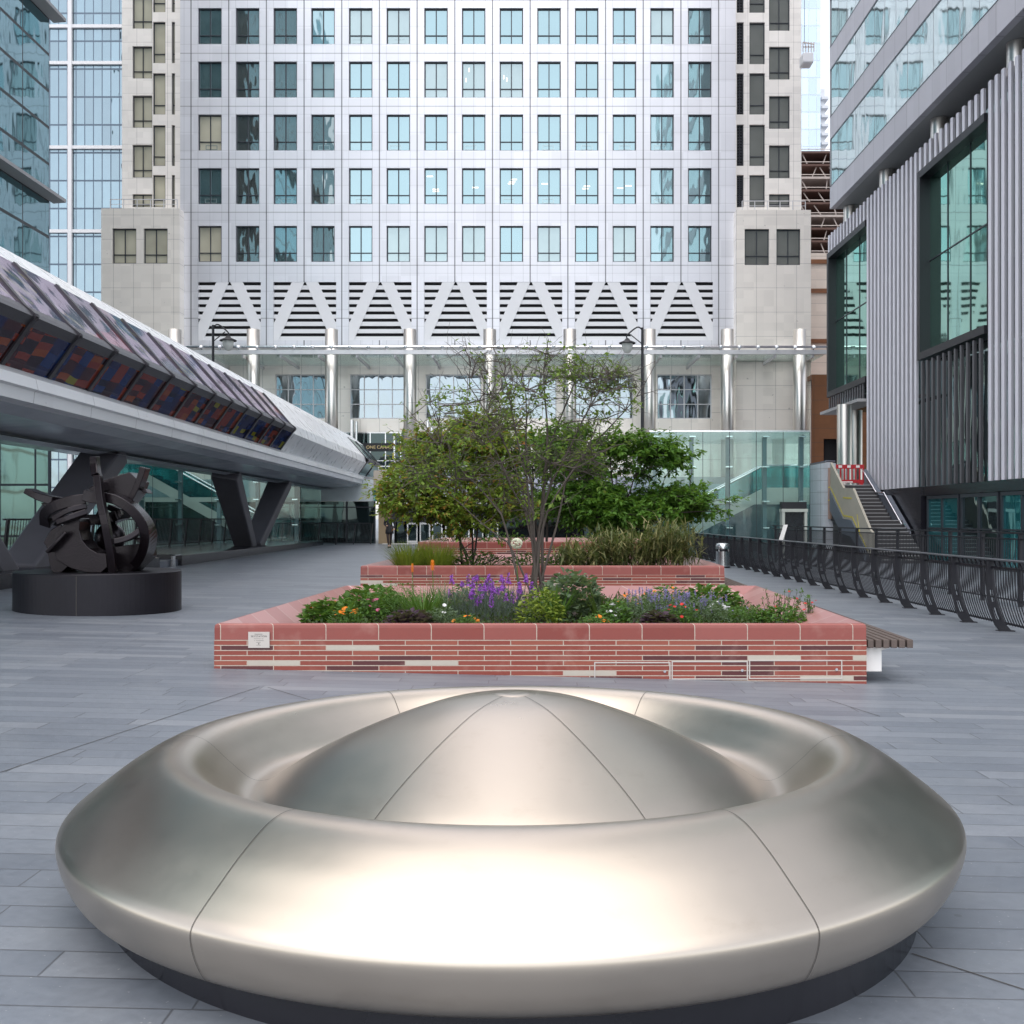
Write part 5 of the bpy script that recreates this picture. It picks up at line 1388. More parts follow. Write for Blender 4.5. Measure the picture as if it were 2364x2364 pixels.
# ------------------------------------------------------------------ person
px_ = Vector((XX(735, 53), 53, gz(-9)))
def person(base, label):
    t = thing('person', label, 'person', base)
    J = {'pel': (0, 0, .95), 'wst': (0, 0, 1.10), 'chs': (0, .01, 1.30), 'nek': (0, .01, 1.46), 'hd0': (0, -.01, 1.53), 'hd1': (0, -.02, 1.62), 'hd2': (0, 0, 1.68),
         'shl': (-.17, .01, 1.40), 'ell': (-.25, .03, 1.14), 'wrl': (-.13, -.12, 1.06), 'hal': (-.06, -.18, 1.06),
         'shr': (.17, .01, 1.40), 'elr': (.25, .05, 1.13), 'wrr': (.24, -.08, .92), 'har': (.235, -.11, .84),
         'hpl': (-.09, 0, .92), 'knl': (-.07, -.12, .52), 'anl': (-.03, -.10, .12), 'tol': (-.03, -.25, .03),
         'hpr': (.09, 0, .92), 'knr': (.06, -.02, .50), 'anr': (.02, .16, .14), 'tor': (.02, .07, .03)}
    rad = {'pel': .14, 'wst': .105, 'chs': .135, 'nek': .05, 'hd0': .075, 'hd1': .095, 'hd2': .06, 'shl': .062, 'ell': .043, 'wrl': .028, 'hal': .035, 'shr': .062, 'elr': .043, 'wrr': .028, 'har': .035,
           'hpl': .095, 'knl': .06, 'anl': .037, 'tol': .03, 'hpr': .095, 'knr': .06, 'anr': .037, 'tor': .03}
    E = [('pel', 'wst'), ('wst', 'chs'), ('chs', 'nek'), ('nek', 'hd0'), ('hd0', 'hd1'), ('hd1', 'hd2'), ('chs', 'shl'), ('shl', 'ell'), ('ell', 'wrl'), ('wrl', 'hal'), ('chs', 'shr'), ('shr', 'elr'), ('elr', 'wrr'), ('wrr', 'har'),
         ('pel', 'hpl'), ('hpl', 'knl'), ('knl', 'anl'), ('anl', 'tol'), ('pel', 'hpr'), ('hpr', 'knr'), ('knr', 'anr'), ('anr', 'tor')]
    names = list(J)
    def skin(nm, js, mat, grow=0.0, zcut=None):
        es = [(a, b2) for a, b2 in E if a in js and b2 in js]
        me = bpy.data.meshes.new(nm); me.from_pydata([J[j] for j in js], [(js.index(a), js.index(b2)) for a, b2 in es], [])
        o = bpy.data.objects.new(nm, me); COL.objects.link(o); o.parent = t
        md = o.modifiers.new('skin', 'SKIN'); me.skin_vertices.new() if not me.skin_vertices else None
        for i, j in enumerate(js):
            me.skin_vertices[0].data[i].radius = (rad[j] + grow,) * 2
        me.skin_vertices[0].data[0].use_root = True
        o.modifiers.new('sub', 'SUBSURF').levels = 1; o.modifiers['sub'].render_levels = 2
        me.materials.append(mat); return o
    skin('body', names, M['skin'])
    skin('dress', ['pel', 'wst', 'chs', 'shl', 'ell', 'shr', 'elr', 'wrr', 'wrl'], M['cloth'], .022)
    skin('tights', ['pel', 'hpl', 'knl', 'anl', 'hpr', 'knr', 'anr'], M['tights'], .006)
    MB().lathe([(.14, 1.12), (.17, .98), (.20, .80), (.205, .68), (.19, .68)], base, 20).build('skirt', M['cloth'], t, smooth=True)
    MB().ball(base + Vector((0, .02, 1.64)), .11, .115, .12).ball(base + Vector((0, .07, 1.5)), .11, .06, .16).build('hair', M['hair'], t, smooth=True)
    m = MB()
    for s_ in (-1, 1): m.ball(base + Vector((s_ * .035, -.112, 1.63)), .012)
    m.build('eyes', M['ink'], t)
    MB().ball(base + Vector((0, -.125, 1.605)), .014, .02, .022).build('nose', M['skin'], t)
    m = MB()
    for j in ('tol', 'tor'): q = base + Vector(J[j]); m.ball(q + Vector((0, .04, .005)), .048, .12, .045); m.box(q.x - .012, q.x + .012, q.y + .12, q.y + .145, base.z, base.z + .08)
    m.build('shoes', M['cloth'], t)
person(px_, 'woman in a short black dress and dark tights walking away from the entrance')

# ------------------------------------------------------------------ vegetation
def rv(): 
    while True:
        v = Vector((R.uniform(-1, 1), R.uniform(-1, 1), R.uniform(-1, 1)))
        if .05 < v.length < 1: return v
def grow(mb, a, b, r0, r1, wob, n=7, seg=6):
    a, b = Vector(a), Vector(b); L = (b - a).length; s1, s2 = rv() * wob * L, rv() * wob * L
    pts = []
    for i in range(n):
        t = i / (n - 1)
        p = a.lerp(b, t) + s1 * math.sin(PI * t) * .6 + s2 * math.sin(2 * PI * t) * .35
        pts.append(p)
    mb.tube(pts, [r0 + (r1 - r0) * (i / (n - 1)) for i in range(n)], seg, False)
    return pts
def tree(name, label, base, stems, blobs, leafm, bark, lsize, nleaf, stem_r=.035, twig_r=.006, bare=None, spread=.22, layer=.45):
    """stems: tips; blobs: (centre, radii, twigs, leafy?) crown clumps filled with twigs and single leaves"""
    base = Vector(base); t = thing(name, label, 'tree', base); stems = [(a, b * .82) for a, b in stems]
    tr = MB(); paths = []
    for tip, rr in stems:
        s = base + Vector((R.uniform(-.22, .22), R.uniform(-.18, .18), -.05))
        # stems leave the ground steeply and bend outwards
        mid = s.lerp(Vector(tip), .38); mid.z = s.z + (tip[2] - s.z) * .52; mid.x = s.x + (tip[0] - s.x) * .26
        p1 = grow(tr, s, mid, rr, rr * .68, .05, 7, 7); p2 = grow(tr, mid, tip, rr * .68, rr * .22, .07, 9, 6)
        paths += p1[3:] + p2
    tr.build('trunk', bark, t, smooth=True)
    br_ = MB(); lf_ = MB(); up = Vector((0, 0, 1))
    for (cen, rad_, ntw, lf) in blobs:
        cen = Vector(cen)
        # sub clumps give light and dark masses with gaps
        subs = [cen + Vector((v.x * rad_[0], v.y * rad_[1], v.z * rad_[2])) * .95 for v in (rv() for _ in range(max(3, ntw // 6)))]
        for _ in range(ntw):
            c_ = R.choice(subs); tip = c_ + Vector((R.gauss(0, spread), R.gauss(0, spread), R.gauss(0, spread * layer)))
            near = sorted(paths, key=lambda p: (p - tip).length + max(0, p.z - tip.z) * 1.5)[:6]
            st_ = R.choice(near)
            if (st_ - tip).length > 2.6: continue
            pts = grow(br_, st_, tip, twig_r * R.uniform(1.0, 2.0), twig_r * .5, .12, 7, 4)
            if R.random() < .5: paths.append(pts[4])
            for _k in range(3):
                q = R.choice(pts[3:]); tip2 = q + (rv() + (tip - st_).normalized() * .7) * R.uniform(.12, .38)
                p2 = grow(br_, q, tip2, twig_r * .6, twig_r * .35, .15, 4, 3)
                if R.random() < lf:
                    for _m in range(nleaf):
                        o_ = R.choice(p2 + [tip]); d = (rv() * .9 + (tip2 - q).normalized() * .7); d.z = d.z * .5 - .25
                        L = lsize * R.uniform(.6, 1.25)
                        lf_.leaf(o_ + rv() * .06, d, (up + rv() * .55), L, L * .52, R.uniform(.05, .3))
    br_.build('branches', bark, t)
    lf_.build('leaves', leafm, t)
    return t
def Wp(px, py, Y): return W(px, py, Y)

# A: nearly bare multi-stem tree at the back of the flower planter
YA = 16.4
tipsA = [((800, 800, 16.0), .026), ((870, 705, 16.6), .030), ((930, 655, 16.2), .028), ((985, 700, 17.0), .032), ((1035, 640, 16.3), .032), ((1100, 665, 16.8), .030), ((1170, 690, 16.2), .03), ((1235, 690, 16.6), .026), ((905, 800, 15.6), .026), ((1130, 790, 15.8), .03), ((790, 900, 15.9), .022)]
blA = [(Wp(860, 800, 16.2), (.55, .6, .55), 60, .32), (Wp(960, 760, 16.3), (.7, .6, .6), 95, .26), (Wp(1090, 740, 16.4), (.7, .6, .6), 100, .30), (Wp(1180, 730, 16.3), (.4, .5, .35), 46, .12),
       (Wp(1000, 680, 16.4), (.95, .5, .22), 80, .05), (Wp(830, 880, 16.0), (.55, .5, .4), 44, .4), (Wp(960, 900, 16.2), (.8, .6, .5), 95, .16), (Wp(1080, 860, 16.2), (.7, .6, .5), 80, .22), (Wp(1110, 700, 16.3), (.4, .4, .2), 20, .8), (Wp(780, 930, 15.9), (.3, .4, .3), 16, .7)]
tree('bare_shrub_tree', 'sparse many-stemmed tree with fine bare twigs rising from the flower planter', (XX(1005, YA), YA, .31), [(Wp(*p), r) for p, r in tipsA], blA, M['leaf_a'], M['bark'], .085, 8, twig_r=.0055)
# B: yellow-green tree with orange tinges, left, middle planter
YB = 22.8
tipsB = [((770, 890, 22.4), .03), ((830, 850, 23.0), .035), ((900, 830, 22.6), .03), ((960, 860, 23.2), .03), ((760, 940, 22.3), .022)]
blB = [(Wp(790, 880, 22.6), (.6, .7, .45), 75, .95), (Wp(860, 830, 22.9), (.7, .7, .5), 85, .95), (Wp(940, 830, 22.9), (.75, .7, .55), 85, .95), (Wp(752, 935, 22.3), (.42, .6, .30), 46, .95), (Wp(830, 940, 22.6), (.8, .7, .45), 90, .95), (Wp(930, 930, 22.9), (.8, .7, .6), 85, .9), (Wp(895, 985, 22.7), (.7, .6, .3), 45, .85)]
tree('autumn_shrub_tree', 'yellow-green shrub tree tinged orange at left of the middle planter', (XX(890, YB), YB, .52), [(Wp(*p), r) for p, r in tipsB], blB, M['leaf_b'], M['bark_dk'], .12, 16)
# C: dense layered green tree, right
YC_ = 24.6
tipsC = [((1080, 870, 24.2), .04), ((1150, 840, 24.8), .045), ((1210, 870, 24.4), .04), ((1260, 930, 24.6), .035), ((1300, 950, 24.2), .03), ((1120, 950, 24.0), .03)]
blC = [(Wp(1110, 850, 24.4), (.9, .8, .55), 110, 1), (Wp(1200, 860, 24.6), (.8, .8, .4), 80, 1), (Wp(1090, 940, 24.3), (.9, .8, .5), 110, 1), (Wp(1190, 950, 24.3), (.95, .9, .42), 130, 1), (Wp(1275, 945, 24.4), (.65, .7, .30), 85, 1), (Wp(1255, 862, 24.7), (.33, .5, .25), 26, 1), (Wp(1310, 958, 24.2), (.3, .5, .2), 26, 1), (Wp(1160, 985, 24.3), (.8, .7, .2), 50, 1)]
tree('layered_green_tree', 'dense deep green tree with flat layered branches at right of the planters', (XX(1170, YC_), YC_, .52), [(Wp(*p), r) for p, r in tipsC], blC, M['leaf_c'], M['bark_dk'], .13, 17, spread=.26, layer=.35)
# D: green tree between them, farthest planter
YD = 33
tipsD = [((940, 850, 33), .05), ((1000, 820, 33.4), .05), ((1060, 850, 32.7), .05), ((1130, 900, 33), .04)]
blD = [(Wp(930, 880, 33), (1.1, .9, .8), 85, 1), (Wp(1020, 850, 33.2), (1.2, .9, .9), 110, 1), (Wp(1110, 900, 33), (1.1, .9, .7), 85, 1), (Wp(1010, 950, 32.9), (1.6, .9, .5), 110, 1)]
tree('rear_green_tree', 'leafy green tree in the farthest planter, behind the bare twigs', (XX(1020, YD), YD, .75), [(Wp(*p), r) for p, r in tipsD], blD, M['leaf_c'], M['bark_dk'], .15, 12, spread=.34)


def foliage(mb, c, rx, ry, h, n, L, w, drop=.2, top=1.0):
    c = Vector(c)
    for _ in range(n):
        a = R.uniform(0, 2 * PI); q = math.sqrt(R.random()); zz = R.random() ** .7
        dome = math.sqrt(max(0, 1 - q * q * .8))
        p = c + Vector((math.cos(a) * q * rx, math.sin(a) * q * ry, zz * h * dome))
        d = Vector((math.cos(a) * .7, math.sin(a) * .7, 0)) + rv() * .8; d.z = d.z * .6 + .25 - drop
        l_ = L * R.uniform(.6, 1.3)
        mb.leaf(p, d, Vector((0, 0, 1)) + rv() * .5, l_, l_ * w, R.uniform(.05, .25))
def flower(mb, p, r, n=7, tilt=.5):
    p = Vector(p); ax = (Vector((0, -.45, 1)) + rv() * tilt).normalized(); u = ax.cross(Vector((1, 0, 0))).normalized(); v = ax.cross(u)
    for i in range(n):
        a = 2 * PI * i / n; d = u * math.cos(a) + v * math.sin(a) + ax * .3
        mb.leaf(p, d, ax, r, r * .75, .1)
def stems(mb, c, tops, r=.004):
    for tp in tops: mb.tube([c + Vector(((tp - c).x * .3, (tp - c).y * .3, 0)), c.lerp(tp, .6) + rv() * .02, tp], r, 4, False)

def bedplant(name, label, px, Y, zb, ptop, wpx, kind, leaf, flw=None, nf=0, fr=.025, dens=1.0, group='flowering plants in the near planter'):
    x = XX(px, Y); h = max(.16, (ZZ(ptop, Y) - zb) * 1.18); rx = wpx / 2 * Y / F; ry = min(rx * 1.3, .7); rx *= 1.12
    c = Vector((x, Y, zb)); t = thing(name, label, 'plant', c, group)
    m = MB(); fm = MB(); sm_ = MB()
    if kind == 'leafy':
        foliage(m, c, rx, ry, h, int(900 * dens), .07, .6)
    elif kind == 'round':
        foliage(m, c, rx, ry, h, int(560 * dens), .095, .95, .05)
    elif kind == 'fine':
        foliage(m, c, rx, ry, h, int(1800 * dens), .055, .28)
    elif kind == 'needle':
        for _ in range(int(700 * dens)):
            a = R.uniform(0, 2 * PI); q = math.sqrt(R.random()); p = c + Vector((math.cos(a) * q * rx, math.sin(a) * q * ry, R.random() * h * .62))
            m.blade(p, Vector((math.cos(a) * .5, math.sin(a) * .5, .9)) + rv() * .5, R.uniform(.06, .13), .009, .5, 2)
    elif kind == 'grass':
        for _ in range(int(240 * dens)):
            a = R.uniform(0, 2 * PI); q = R.random() * .55
            p = c + Vector((math.cos(a) * q * rx, math.sin(a) * q * ry, 0))
            m.blade(p, Vector((math.cos(a) * R.uniform(.1, .75), math.sin(a) * R.uniform(.1, .75), 1)), h * R.uniform(.7, 1.35), .014, R.uniform(.5, 1.6), 5)
    elif kind == 'strap':
        for _ in range(int(40 * dens)):
            a = R.uniform(0, 2 * PI); p = c + Vector((math.cos(a) * .05, math.sin(a) * .05, 0))
            m.blade(p, Vector((math.cos(a) * R.uniform(.15, .6), math.sin(a) * .4, 1)), h * R.uniform(.7, 1.2), .045, R.uniform(.2, .8), 5)
    elif kind == 'wispy':
        for _ in range(int(26 * dens)):
            a = R.uniform(0, 2 * PI); q = R.random(); tp = c + Vector((math.cos(a) * q * rx, math.sin(a) * q * ry, h * R.uniform(.5, 1)))
            pts = grow(sm_, c + Vector((math.cos(a) * q * rx * .5, math.sin(a) * q * ry * .5, 0)), tp, .004, .0022, .06, 5, 4)
            for p in pts[1:]:
                for _k in range(5): m.leaf(p + rv() * .025, rv() + Vector((0, 0, .3)), Vector((0, 0, 1)), .045 * R.uniform(.6, 1.2), .018, .1)
    if flw:
        k_, fmat = flw
        for i in range(nf):
            a = R.uniform(0, 2 * PI); q = math.sqrt(R.random()); dome = math.sqrt(max(0, 1 - q * q * .7))
            p = c + Vector((math.cos(a) * q * rx * .95, math.sin(a) * q * ry * .95, h * dome * R.uniform(.8, 1.06)))
            if k_ in ('daisy', 'bud') and nf <= 13:
                q_ = MB(); flower(q_, p, fr * R.uniform(.6, 1.0), 9 if k_ == 'daisy' else 5, .6); q_.build('blossom', fmat, t)
            elif k_ == 'daisy': flower(fm, p, fr * R.uniform(.8, 1.25), 9)
            elif k_ == 'bud': flower(fm, p, fr * R.uniform(.6, 1.1), 5, 1.0)
            elif k_ == 'spike':
                p.z = c.z + h * R.uniform(.38, .86); sl = R.uniform(.07, .15)
                sm_.tube([Vector((p.x * .9 + c.x * .1, p.y, c.z + h * .25)), p + rv() * .02, p + Vector((0, 0, sl))], .004, 4, False)
                for j in range(22):
                    z = sl * (j / 22) ** 1.05; a2 = j * 2.4; rr = .024 * (1.05 - .65 * j / 22)
                    flower(fm, p + Vector((math.cos(a2) * rr, math.sin(a2) * rr, z)), fr * R.uniform(.8, 1.2) * (1 - .35 * j / 22), 4, 1.2)
            elif k_ == 'haze':
                p.z = c.z + h * R.uniform(.6, 1.15)
                sm_.tube([Vector((p.x, p.y, c.z + h * .4)), p], .0025, 3, False)
                for j in range(9): flower(fm, p + Vector((R.gauss(0, .006), R.gauss(0, .006), -.009 * j)), fr, 3, 1.5)
    if kind != 'wispy' and sm_.v:
        o_ = len(m.v); m.v += sm_.v; m.f += [tuple(i + o_ for i in f) for f in sm_.f]; sm_ = MB()
    if m.v: m.build('foliage', leaf, t)
    if sm_.v: sm_.build('stems', M['green'] if kind != 'wispy' else M['bark'], t)
    if fm.v: fm.build('flowers', flw[1], t)
    return t

ZB = .31
P = [
 ('nasturtium', 'round-leaved green plant with orange flowers at left end of flower bed', 628, 13.3, 1138, 95, 'round', 'green', ('daisy', 'orange'), 9, .035, 1.1),
 ('marigold', 'orange marigolds close behind the rim, left of the plaque-side bed', 655, 12.6, 1150, 60, 'fine', 'green', ('daisy', 'orange'), 9, .032, .5),
 ('leafy_perennial', 'bright leafy mound behind the nasturtium at back left of bed', 700, 15.4, 1115, 100, 'round', 'green', None, 0, 0, 1.0),
 ('magenta_geranium', 'green plant with magenta and pink blooms at left of bed', 690, 13.6, 1128, 70, 'leafy', 'green', ('daisy', 'magenta'), 10, .035, .8),
 ('feathery_perennial', 'tall feathery green plant between magenta blooms and dark grass', 750, 14.4, 1108, 95, 'fine', 'green', ('bud', 'magenta'), 6, .02, 1.1),
 ('plum_heuchera', 'dark plum-leaved plant low at the rim, left of the purple spikes', 775, 12.6, 1158, 70, 'round', 'plumleaf', None, 0, 0, .8),
 ('tuft_grass', 'arching green grass tuft left of the purple spikes', 800, 13.7, 1112, 95, 'grass', 'green', None, 0, 0, 1.0),
 ('tuft_grass', 'darker arching grass tuft behind, touching the purple spikes', 842, 14.4, 1110, 90, 'grass', 'sage', ('bud', 'cream'), 5, .02, .9),
 ('silver_herb', 'silvery green low herb under the left purple spikes', 835, 12.7, 1152, 65, 'fine', 'sage', ('daisy', 'whitepet'), 2, .04, .8),
 ('purple_wallflower', 'big clump of purple flower spikes over grey-green leaves', 930, 13.9, 1098, 165, 'needle', 'greygreen', ('spike', 'purple'), 34, .022, 2.2),
 ('purple_wallflower', 'smaller purple flower clump behind the big one, by the tree stems', 905, 15.2, 1100, 110, 'leafy', 'green', ('spike', 'purple'), 10, .022, .8),
 ('marigold', 'orange marigolds at the rim below the big purple clump', 880, 12.4, 1166, 50, 'fine', 'green', ('daisy', 'orange'), 9, .032, .4),
 ('lime_herb', 'lime green soft herb right of the purple spikes', 1020, 13.2, 1120, 75, 'leafy', 'lime', None, 0, 0, .7),
 ('strap_leaf_plant', 'upright strap-leaved plant between lime herb and grey sage', 1048, 13.5, 1108, 60, 'strap', 'green', None, 0, 0, 1.0),
 ('grey_sage', 'tall grey-green sage bush in the middle right of the bed', 1080, 14.0, 1092, 105, 'round', 'sage', ('bud', 'whitepet'), 4, .022, 1.5),
 ('strap_leaf_plant', 'dark strap-leaved plant right of the grey sage', 1135, 13.6, 1112, 45, 'strap', 'darkgreen', None, 0, 0, .7),
 ('marigold', 'orange marigolds at the rim below the grey sage', 1125, 12.4, 1165, 60, 'fine', 'green', ('daisy', 'orange'), 9, .03, .4),
 ('pale_violet', 'pale violet flowers right of the dark strap leaves', 1160, 13.0, 1140, 50, 'leafy', 'green', ('daisy', 'whitepet'), 9, .035, .5),
 ('marigold', 'cluster of orange marigolds behind the pale violets', 1185, 14.6, 1128, 60, 'fine', 'green', ('daisy', 'orange'), 9, .032, .6),
 ('catmint', 'soft mauve catmint haze filling the right of the bed', 1235, 13.3, 1128, 120, 'fine', 'sage', ('haze', 'mauve'), 60, .014, 1.3),
 ('catmint', 'second mauve catmint mound, farther right with red dots', 1315, 13.2, 1132, 110, 'fine', 'sage', ('haze', 'mauve'), 50, .014, 1.1),
 ('bushy_perennial', 'bushy green plant with yellow and orange blooms at back right', 1265, 15.0, 1112, 100, 'leafy', 'green', ('daisy', 'orange'), 8, .03, 1.0),
 ('pale_leaf_bush', 'light green rounded bush with whitish tips at back right', 1340, 15.3, 1112, 95, 'round', 'green', ('bud', 'cream'), 16, .025, 1.1),
 ('white_phlox', 'white flower head beside the mauve catmint', 1358, 13.8, 1142, 45, 'leafy', 'green', ('daisy', 'whitepet'), 22, .03, .5),
 ('plum_heuchera', 'dark plum-leaved plant low at the rim, under the catmint', 1245, 12.45, 1163, 55, 'round', 'plumleaf', None, 0, 0, .7),
 ('scarlet_potentilla', 'green plant dotted with scarlet flowers among the catmint', 1285, 12.8, 1145, 70, 'fine', 'green', ('daisy', 'redpet'), 7, .03, .7),
 ('trailing_herb', 'low bright green herb at the right end of flower bed', 1470, 13.3, 1150, 95, 'leafy', 'green', None, 0, 0, .8),
 ('scarlet_avens', 'thin wiry stems with small red flowers at right end', 1470, 13.6, 1122, 80, 'wispy', 'green', ('bud', 'redpet'), 6, .028, 1.0),
 ('scarlet_avens', 'outermost wiry red-flowered stems near right rim corner', 1528, 13.4, 1132, 40, 'wispy', 'green', ('bud', 'redpet'), 4, .028, .5),
 ('leafy_perennial', 'low green filler between catmint and trailing herb', 1410, 13.4, 1148, 80, 'fine', 'green', ('bud', 'mauve'), 10, .02, .9),
]
for (nm, lb_, px, Y, pt, wp, kd, lf, fl, nf, fr, dn) in P:
    bedplant(nm, lb_, px, Y, ZB, pt, wp, kd, M[lf], (fl[0], M[fl[1]]) if fl else None, nf, fr, dn)
gc = MB()
for _ in range(7000):
    x = R.uniform(-2.65, 3.0); y = R.uniform(12.0, 17.2)
    gc.leaf(Vector((x + .03 * (y - 12), y, ZB + R.uniform(.0, .13))), rv() + Vector((0, 0, .35)), Vector((0, 0, 1)) + rv() * .4, R.uniform(.04, .085), .035, .15)
tag(gc.build('ground_cover', M['darkgreen']), 'low leafy ground cover spread over the flower bed', 'ground cover', kind='stuff')
# tall single flowers
def torch(label, px, Y, ptop, hgt, mat, r=.028):
    x = XX(px, Y); zt_ = ZZ(ptop, Y); t = thing('torch_lily', label, 'flower', (x, Y, ZB), 'tall flower spikes in the near planter')
    MB().tube([(x - .02, Y, ZB), (x + .01, Y, (ZB + zt_) / 2), (x, Y, zt_ - hgt)], .005, 5, False).build('stem', M['green'], t)
    m = MB()
    for j in range(70):
        f_ = j / 70; a = j * 2.4; z = zt_ - hgt + hgt * f_; rr = r * math.sin(PI * (.15 + .8 * f_)) * .6
        m.leaf(Vector((x + math.cos(a) * rr * .4, Y + math.sin(a) * rr * .4, z)), Vector((math.cos(a), math.sin(a), -.8)), Vector((0, 0, 1)), r * 1.1, r * .4, .1)
    m.build('flower_head', mat, t)
torch('tall orange torch lily, the taller and right of the pair', 816, 14.2, 1055, .13, M['orange'], .032)
torch('faded orange torch lily, left and shorter of the pair', 778, 14.3, 1046 + 16, .11, M['orange'], .022)
al = thing('allium', 'pale round allium head on a tall stem before the tree', 'flower', (XX(975, 14.6), 14.6, ZB))
ca = W(975, 1026, 14.6)
MB().tube([(ca.x + .02, 14.6, ZB), (ca.x, 14.6, ca.z - .05)], .006, 5, False).build('stem', M['green'], al)
m = MB()
for i in range(160):
    v = rv().normalized(); flower(m, ca + v * .068, .017, 5, .1)
m.build('flower_head', M['cream'], al)

# middle planter: lime grass, dark shrubs, bamboo
ZM = .53
def blades_plant(name, label, px, Y, ptop, wpx, n, mat, w, bend, zb=ZM, cat='plant', ry=.5, lean=.6, grp='grasses and bamboo in the middle planter'):
    x = XX(px, Y); h = ZZ(ptop, Y) - zb; rx = wpx / 2 * Y / F; c = Vector((x, Y, zb)); t = thing(name, label, cat, c, grp); m = MB()
    for _ in range(n):
        a = R.uniform(0, 2 * PI); q = math.sqrt(R.random()); p = c + Vector((math.cos(a) * q * rx * .8, math.sin(a) * q * ry, 0))
        m.blade(p, Vector((math.cos(a) * lean * R.random(), math.sin(a) * lean * R.random(), 1)), h * R.uniform(.65, 1.3), w, R.uniform(*bend), 5)
    m.build('foliage', mat, t); return t
blades_plant('lime_grass', 'lime yellow grass clump at left front of middle planter', 775, 21.9, 1026, 66, 700, M['lime'], .02, (.5, 1.5))
blades_plant('lime_grass', 'lime yellow grass clump right beside, under the autumn tree', 825, 22.0, 1026, 66, 700, M['lime'], .02, (.5, 1.5))
def bamboo(label, px, Y, ptop, wpx, n, zb=ZM):
    x = XX(px, Y); h = ZZ(ptop, Y) - zb; rx = wpx / 2 * Y / F; c = Vector((x, Y, zb)); t = thing('dwarf_bamboo', label, 'plant', c, 'grasses and bamboo in the middle planter'); m = MB(); s_ = MB()
    for _ in range(n):
        a = R.uniform(0, 2 * PI); q = math.sqrt(R.random()); p = c + Vector((math.cos(a) * q * rx, math.sin(a) * q * .6, 0)); tp = p + Vector((R.uniform(-.15, .15), R.uniform(-.15, .15), h * R.uniform(.55, 1.08)))
        s_.tube([p, p.lerp(tp, .5) + rv() * .03, tp], .004, 3, False)
        for _k in range(12):
            o_ = p.lerp(tp, R.uniform(.3, 1)); d = rv() + Vector((0, 0, .15)); m.blade(o_, d, R.uniform(.16, .34), .034, R.uniform(.4, 1.2), 3)
    m.build('foliage', M['bamboo'], t); s_.build('canes', M['bamboo'], t)
bamboo('straw-edged bamboo clump at the right corner of middle planter', 1265, 22.2, 990, 110, 150)
bamboo('straw-edged bamboo clump left of the corner one, below the dense tree', 1175, 22.3, 1000, 120, 150)
bamboo('shorter bamboo clump at centre right, behind the tree stems', 1095, 22.2, 1025, 90, 90)
def shrub(label, px, Y, ptop, wpx, n, mat, zb=ZM, L=.09):
    x = XX(px, Y); h = ZZ(ptop, Y) - zb; rx = wpx / 2 * Y / F; c = Vector((x, Y, zb)); t = thing('low_shrub', label, 'shrub', c, 'low shrubs in the planters'); m = MB()
    foliage(m, c, rx, .7, h, n, L, .5, .1); m.build('foliage', mat, t)
    s_ = MB()
    for _ in range(10): s_.tube([c + Vector((R.uniform(-.2, .2), 0, 0)), c + Vector((R.uniform(-rx, rx), R.uniform(-.3, .3), h * .8))], .008, 4, False)
    s_.build('stems', M['bark_dk'], t)
shrub('dark low shrub behind the lime grass in middle planter', 900, 22.3, 1040, 120, 900, M['darkgreen'])
shrub('dark low shrub around the foot of the bare stems in middle planter', 1010, 22.2, 1042, 120, 900, M['darkgreen'])
shrub('pale leafed low shrub on the far planter, above its left rim', 850, 31.7, 1000, 90, 500, M['bamboo'], .76)
shrub('mid green low shrub on the far planter, centre', 950, 31.8, 1005, 110, 600, M['green'], .76)
shrub('broad green low shrub on the far planter, right end', 1180, 32, 1000, 220, 1100, M['leaf_c'], .76)

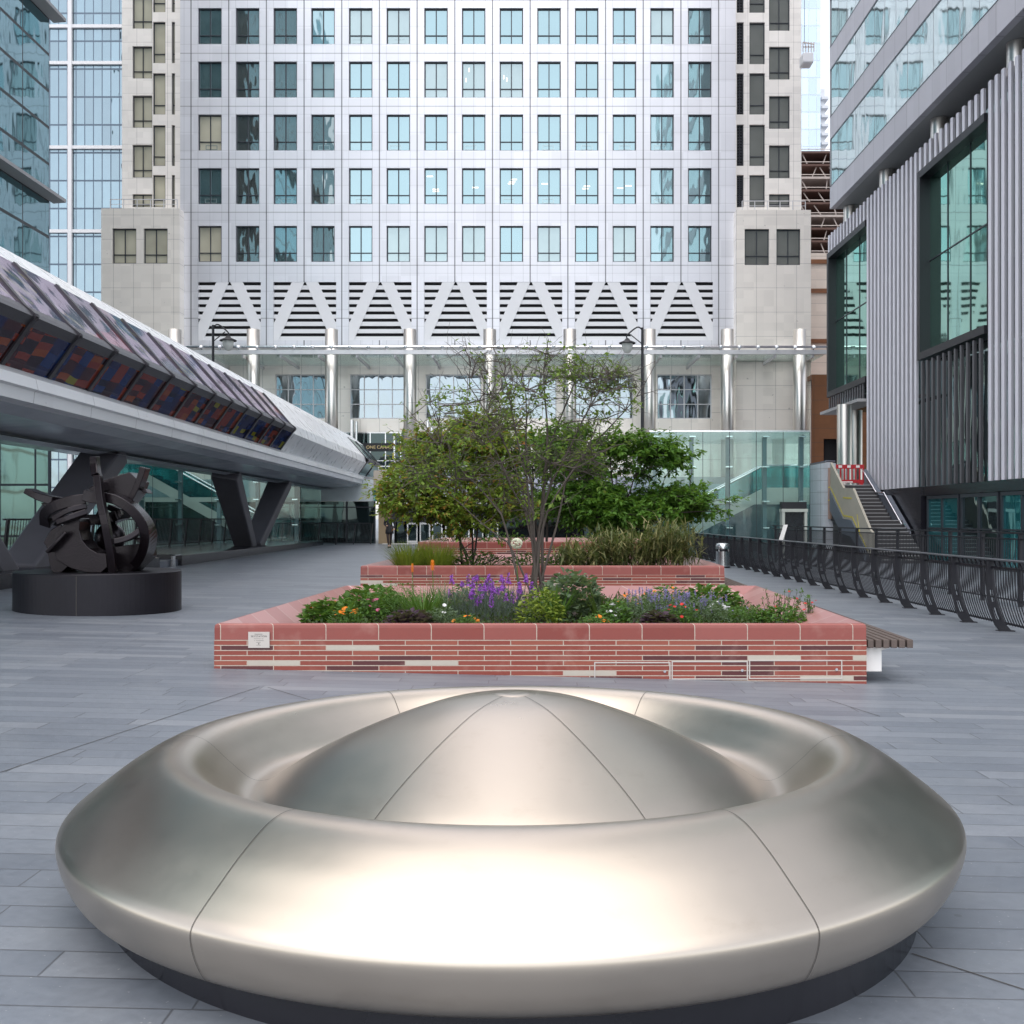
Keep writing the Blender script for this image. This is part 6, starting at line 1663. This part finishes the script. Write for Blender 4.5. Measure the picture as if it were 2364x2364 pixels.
# ------------------------------------------------------------------ camera, light, sky
cam = bpy.data.cameras.new('camera'); co = bpy.data.objects.new('camera', cam); COL.objects.link(co); sc.camera = co
co.location = (0, 0, H); co.rotation_euler = (PI / 2, 0, 0)
cam.sensor_width = 36; cam.sensor_fit = 'HORIZONTAL'; cam.lens = 36 * F / 1932
cam.shift_x = -(CX - 966) / 1932; cam.shift_y = (CY - 966) / 1932; cam.clip_end = 4000; cam.clip_start = .05

SUN_EL, SUN_AZ = math.radians(66), math.radians(198)    # azimuth from +Y towards +X: high, behind the camera, veiled by cloud
sun = bpy.data.lights.new('sun', 'SUN'); sun.energy = .8; sun.angle = math.radians(80); sun.color = (1, .93, .84)
so = bpy.data.objects.new('sun', sun); COL.objects.link(so)
dirv = Vector((math.sin(SUN_AZ) * math.cos(SUN_EL), math.cos(SUN_AZ) * math.cos(SUN_EL), math.sin(SUN_EL)))
so.rotation_euler = dirv.to_track_quat('Z', 'Y').to_euler(); so.location = dirv * 300
wd = bpy.data.worlds.new('World'); sc.world = wd; wd.use_nodes = True
nt = wd.node_tree; nt.nodes.clear()
sky = nt.nodes.new('ShaderNodeTexSky'); sky.sky_type = 'NISHITA'; sky.sun_disc = False; sky.sun_elevation = SUN_EL; sky.sun_rotation = SUN_AZ
sky.air_density = 1.0; sky.dust_density = 1.2; sky.ozone_density = 1.0
hs_ = nt.nodes.new('ShaderNodeHueSaturation'); hs_.inputs['Saturation'].default_value = .28
bg = nt.nodes.new('ShaderNodeBackground'); bg.inputs[1].default_value = .15
ow = nt.nodes.new('ShaderNodeOutputWorld')
nt.links.new(sky.outputs[0], hs_.inputs['Color']); nt.links.new(hs_.outputs[0], bg.inputs[0]); nt.links.new(bg.outputs[0], ow.inputs[0])
vs = sc.view_settings
sc.display_settings.display_device = 'sRGB'
vs.view_transform = 'Standard'; vs.look = 'None'; vs.exposure = 1.24; vs.gamma = 1.0
sc.render.engine = 'CYCLES'
sc.cycles.max_bounces = 8; sc.cycles.transparent_max_bounces = 12
try: sc.cycles.use_denoising = True
except Exception: pass
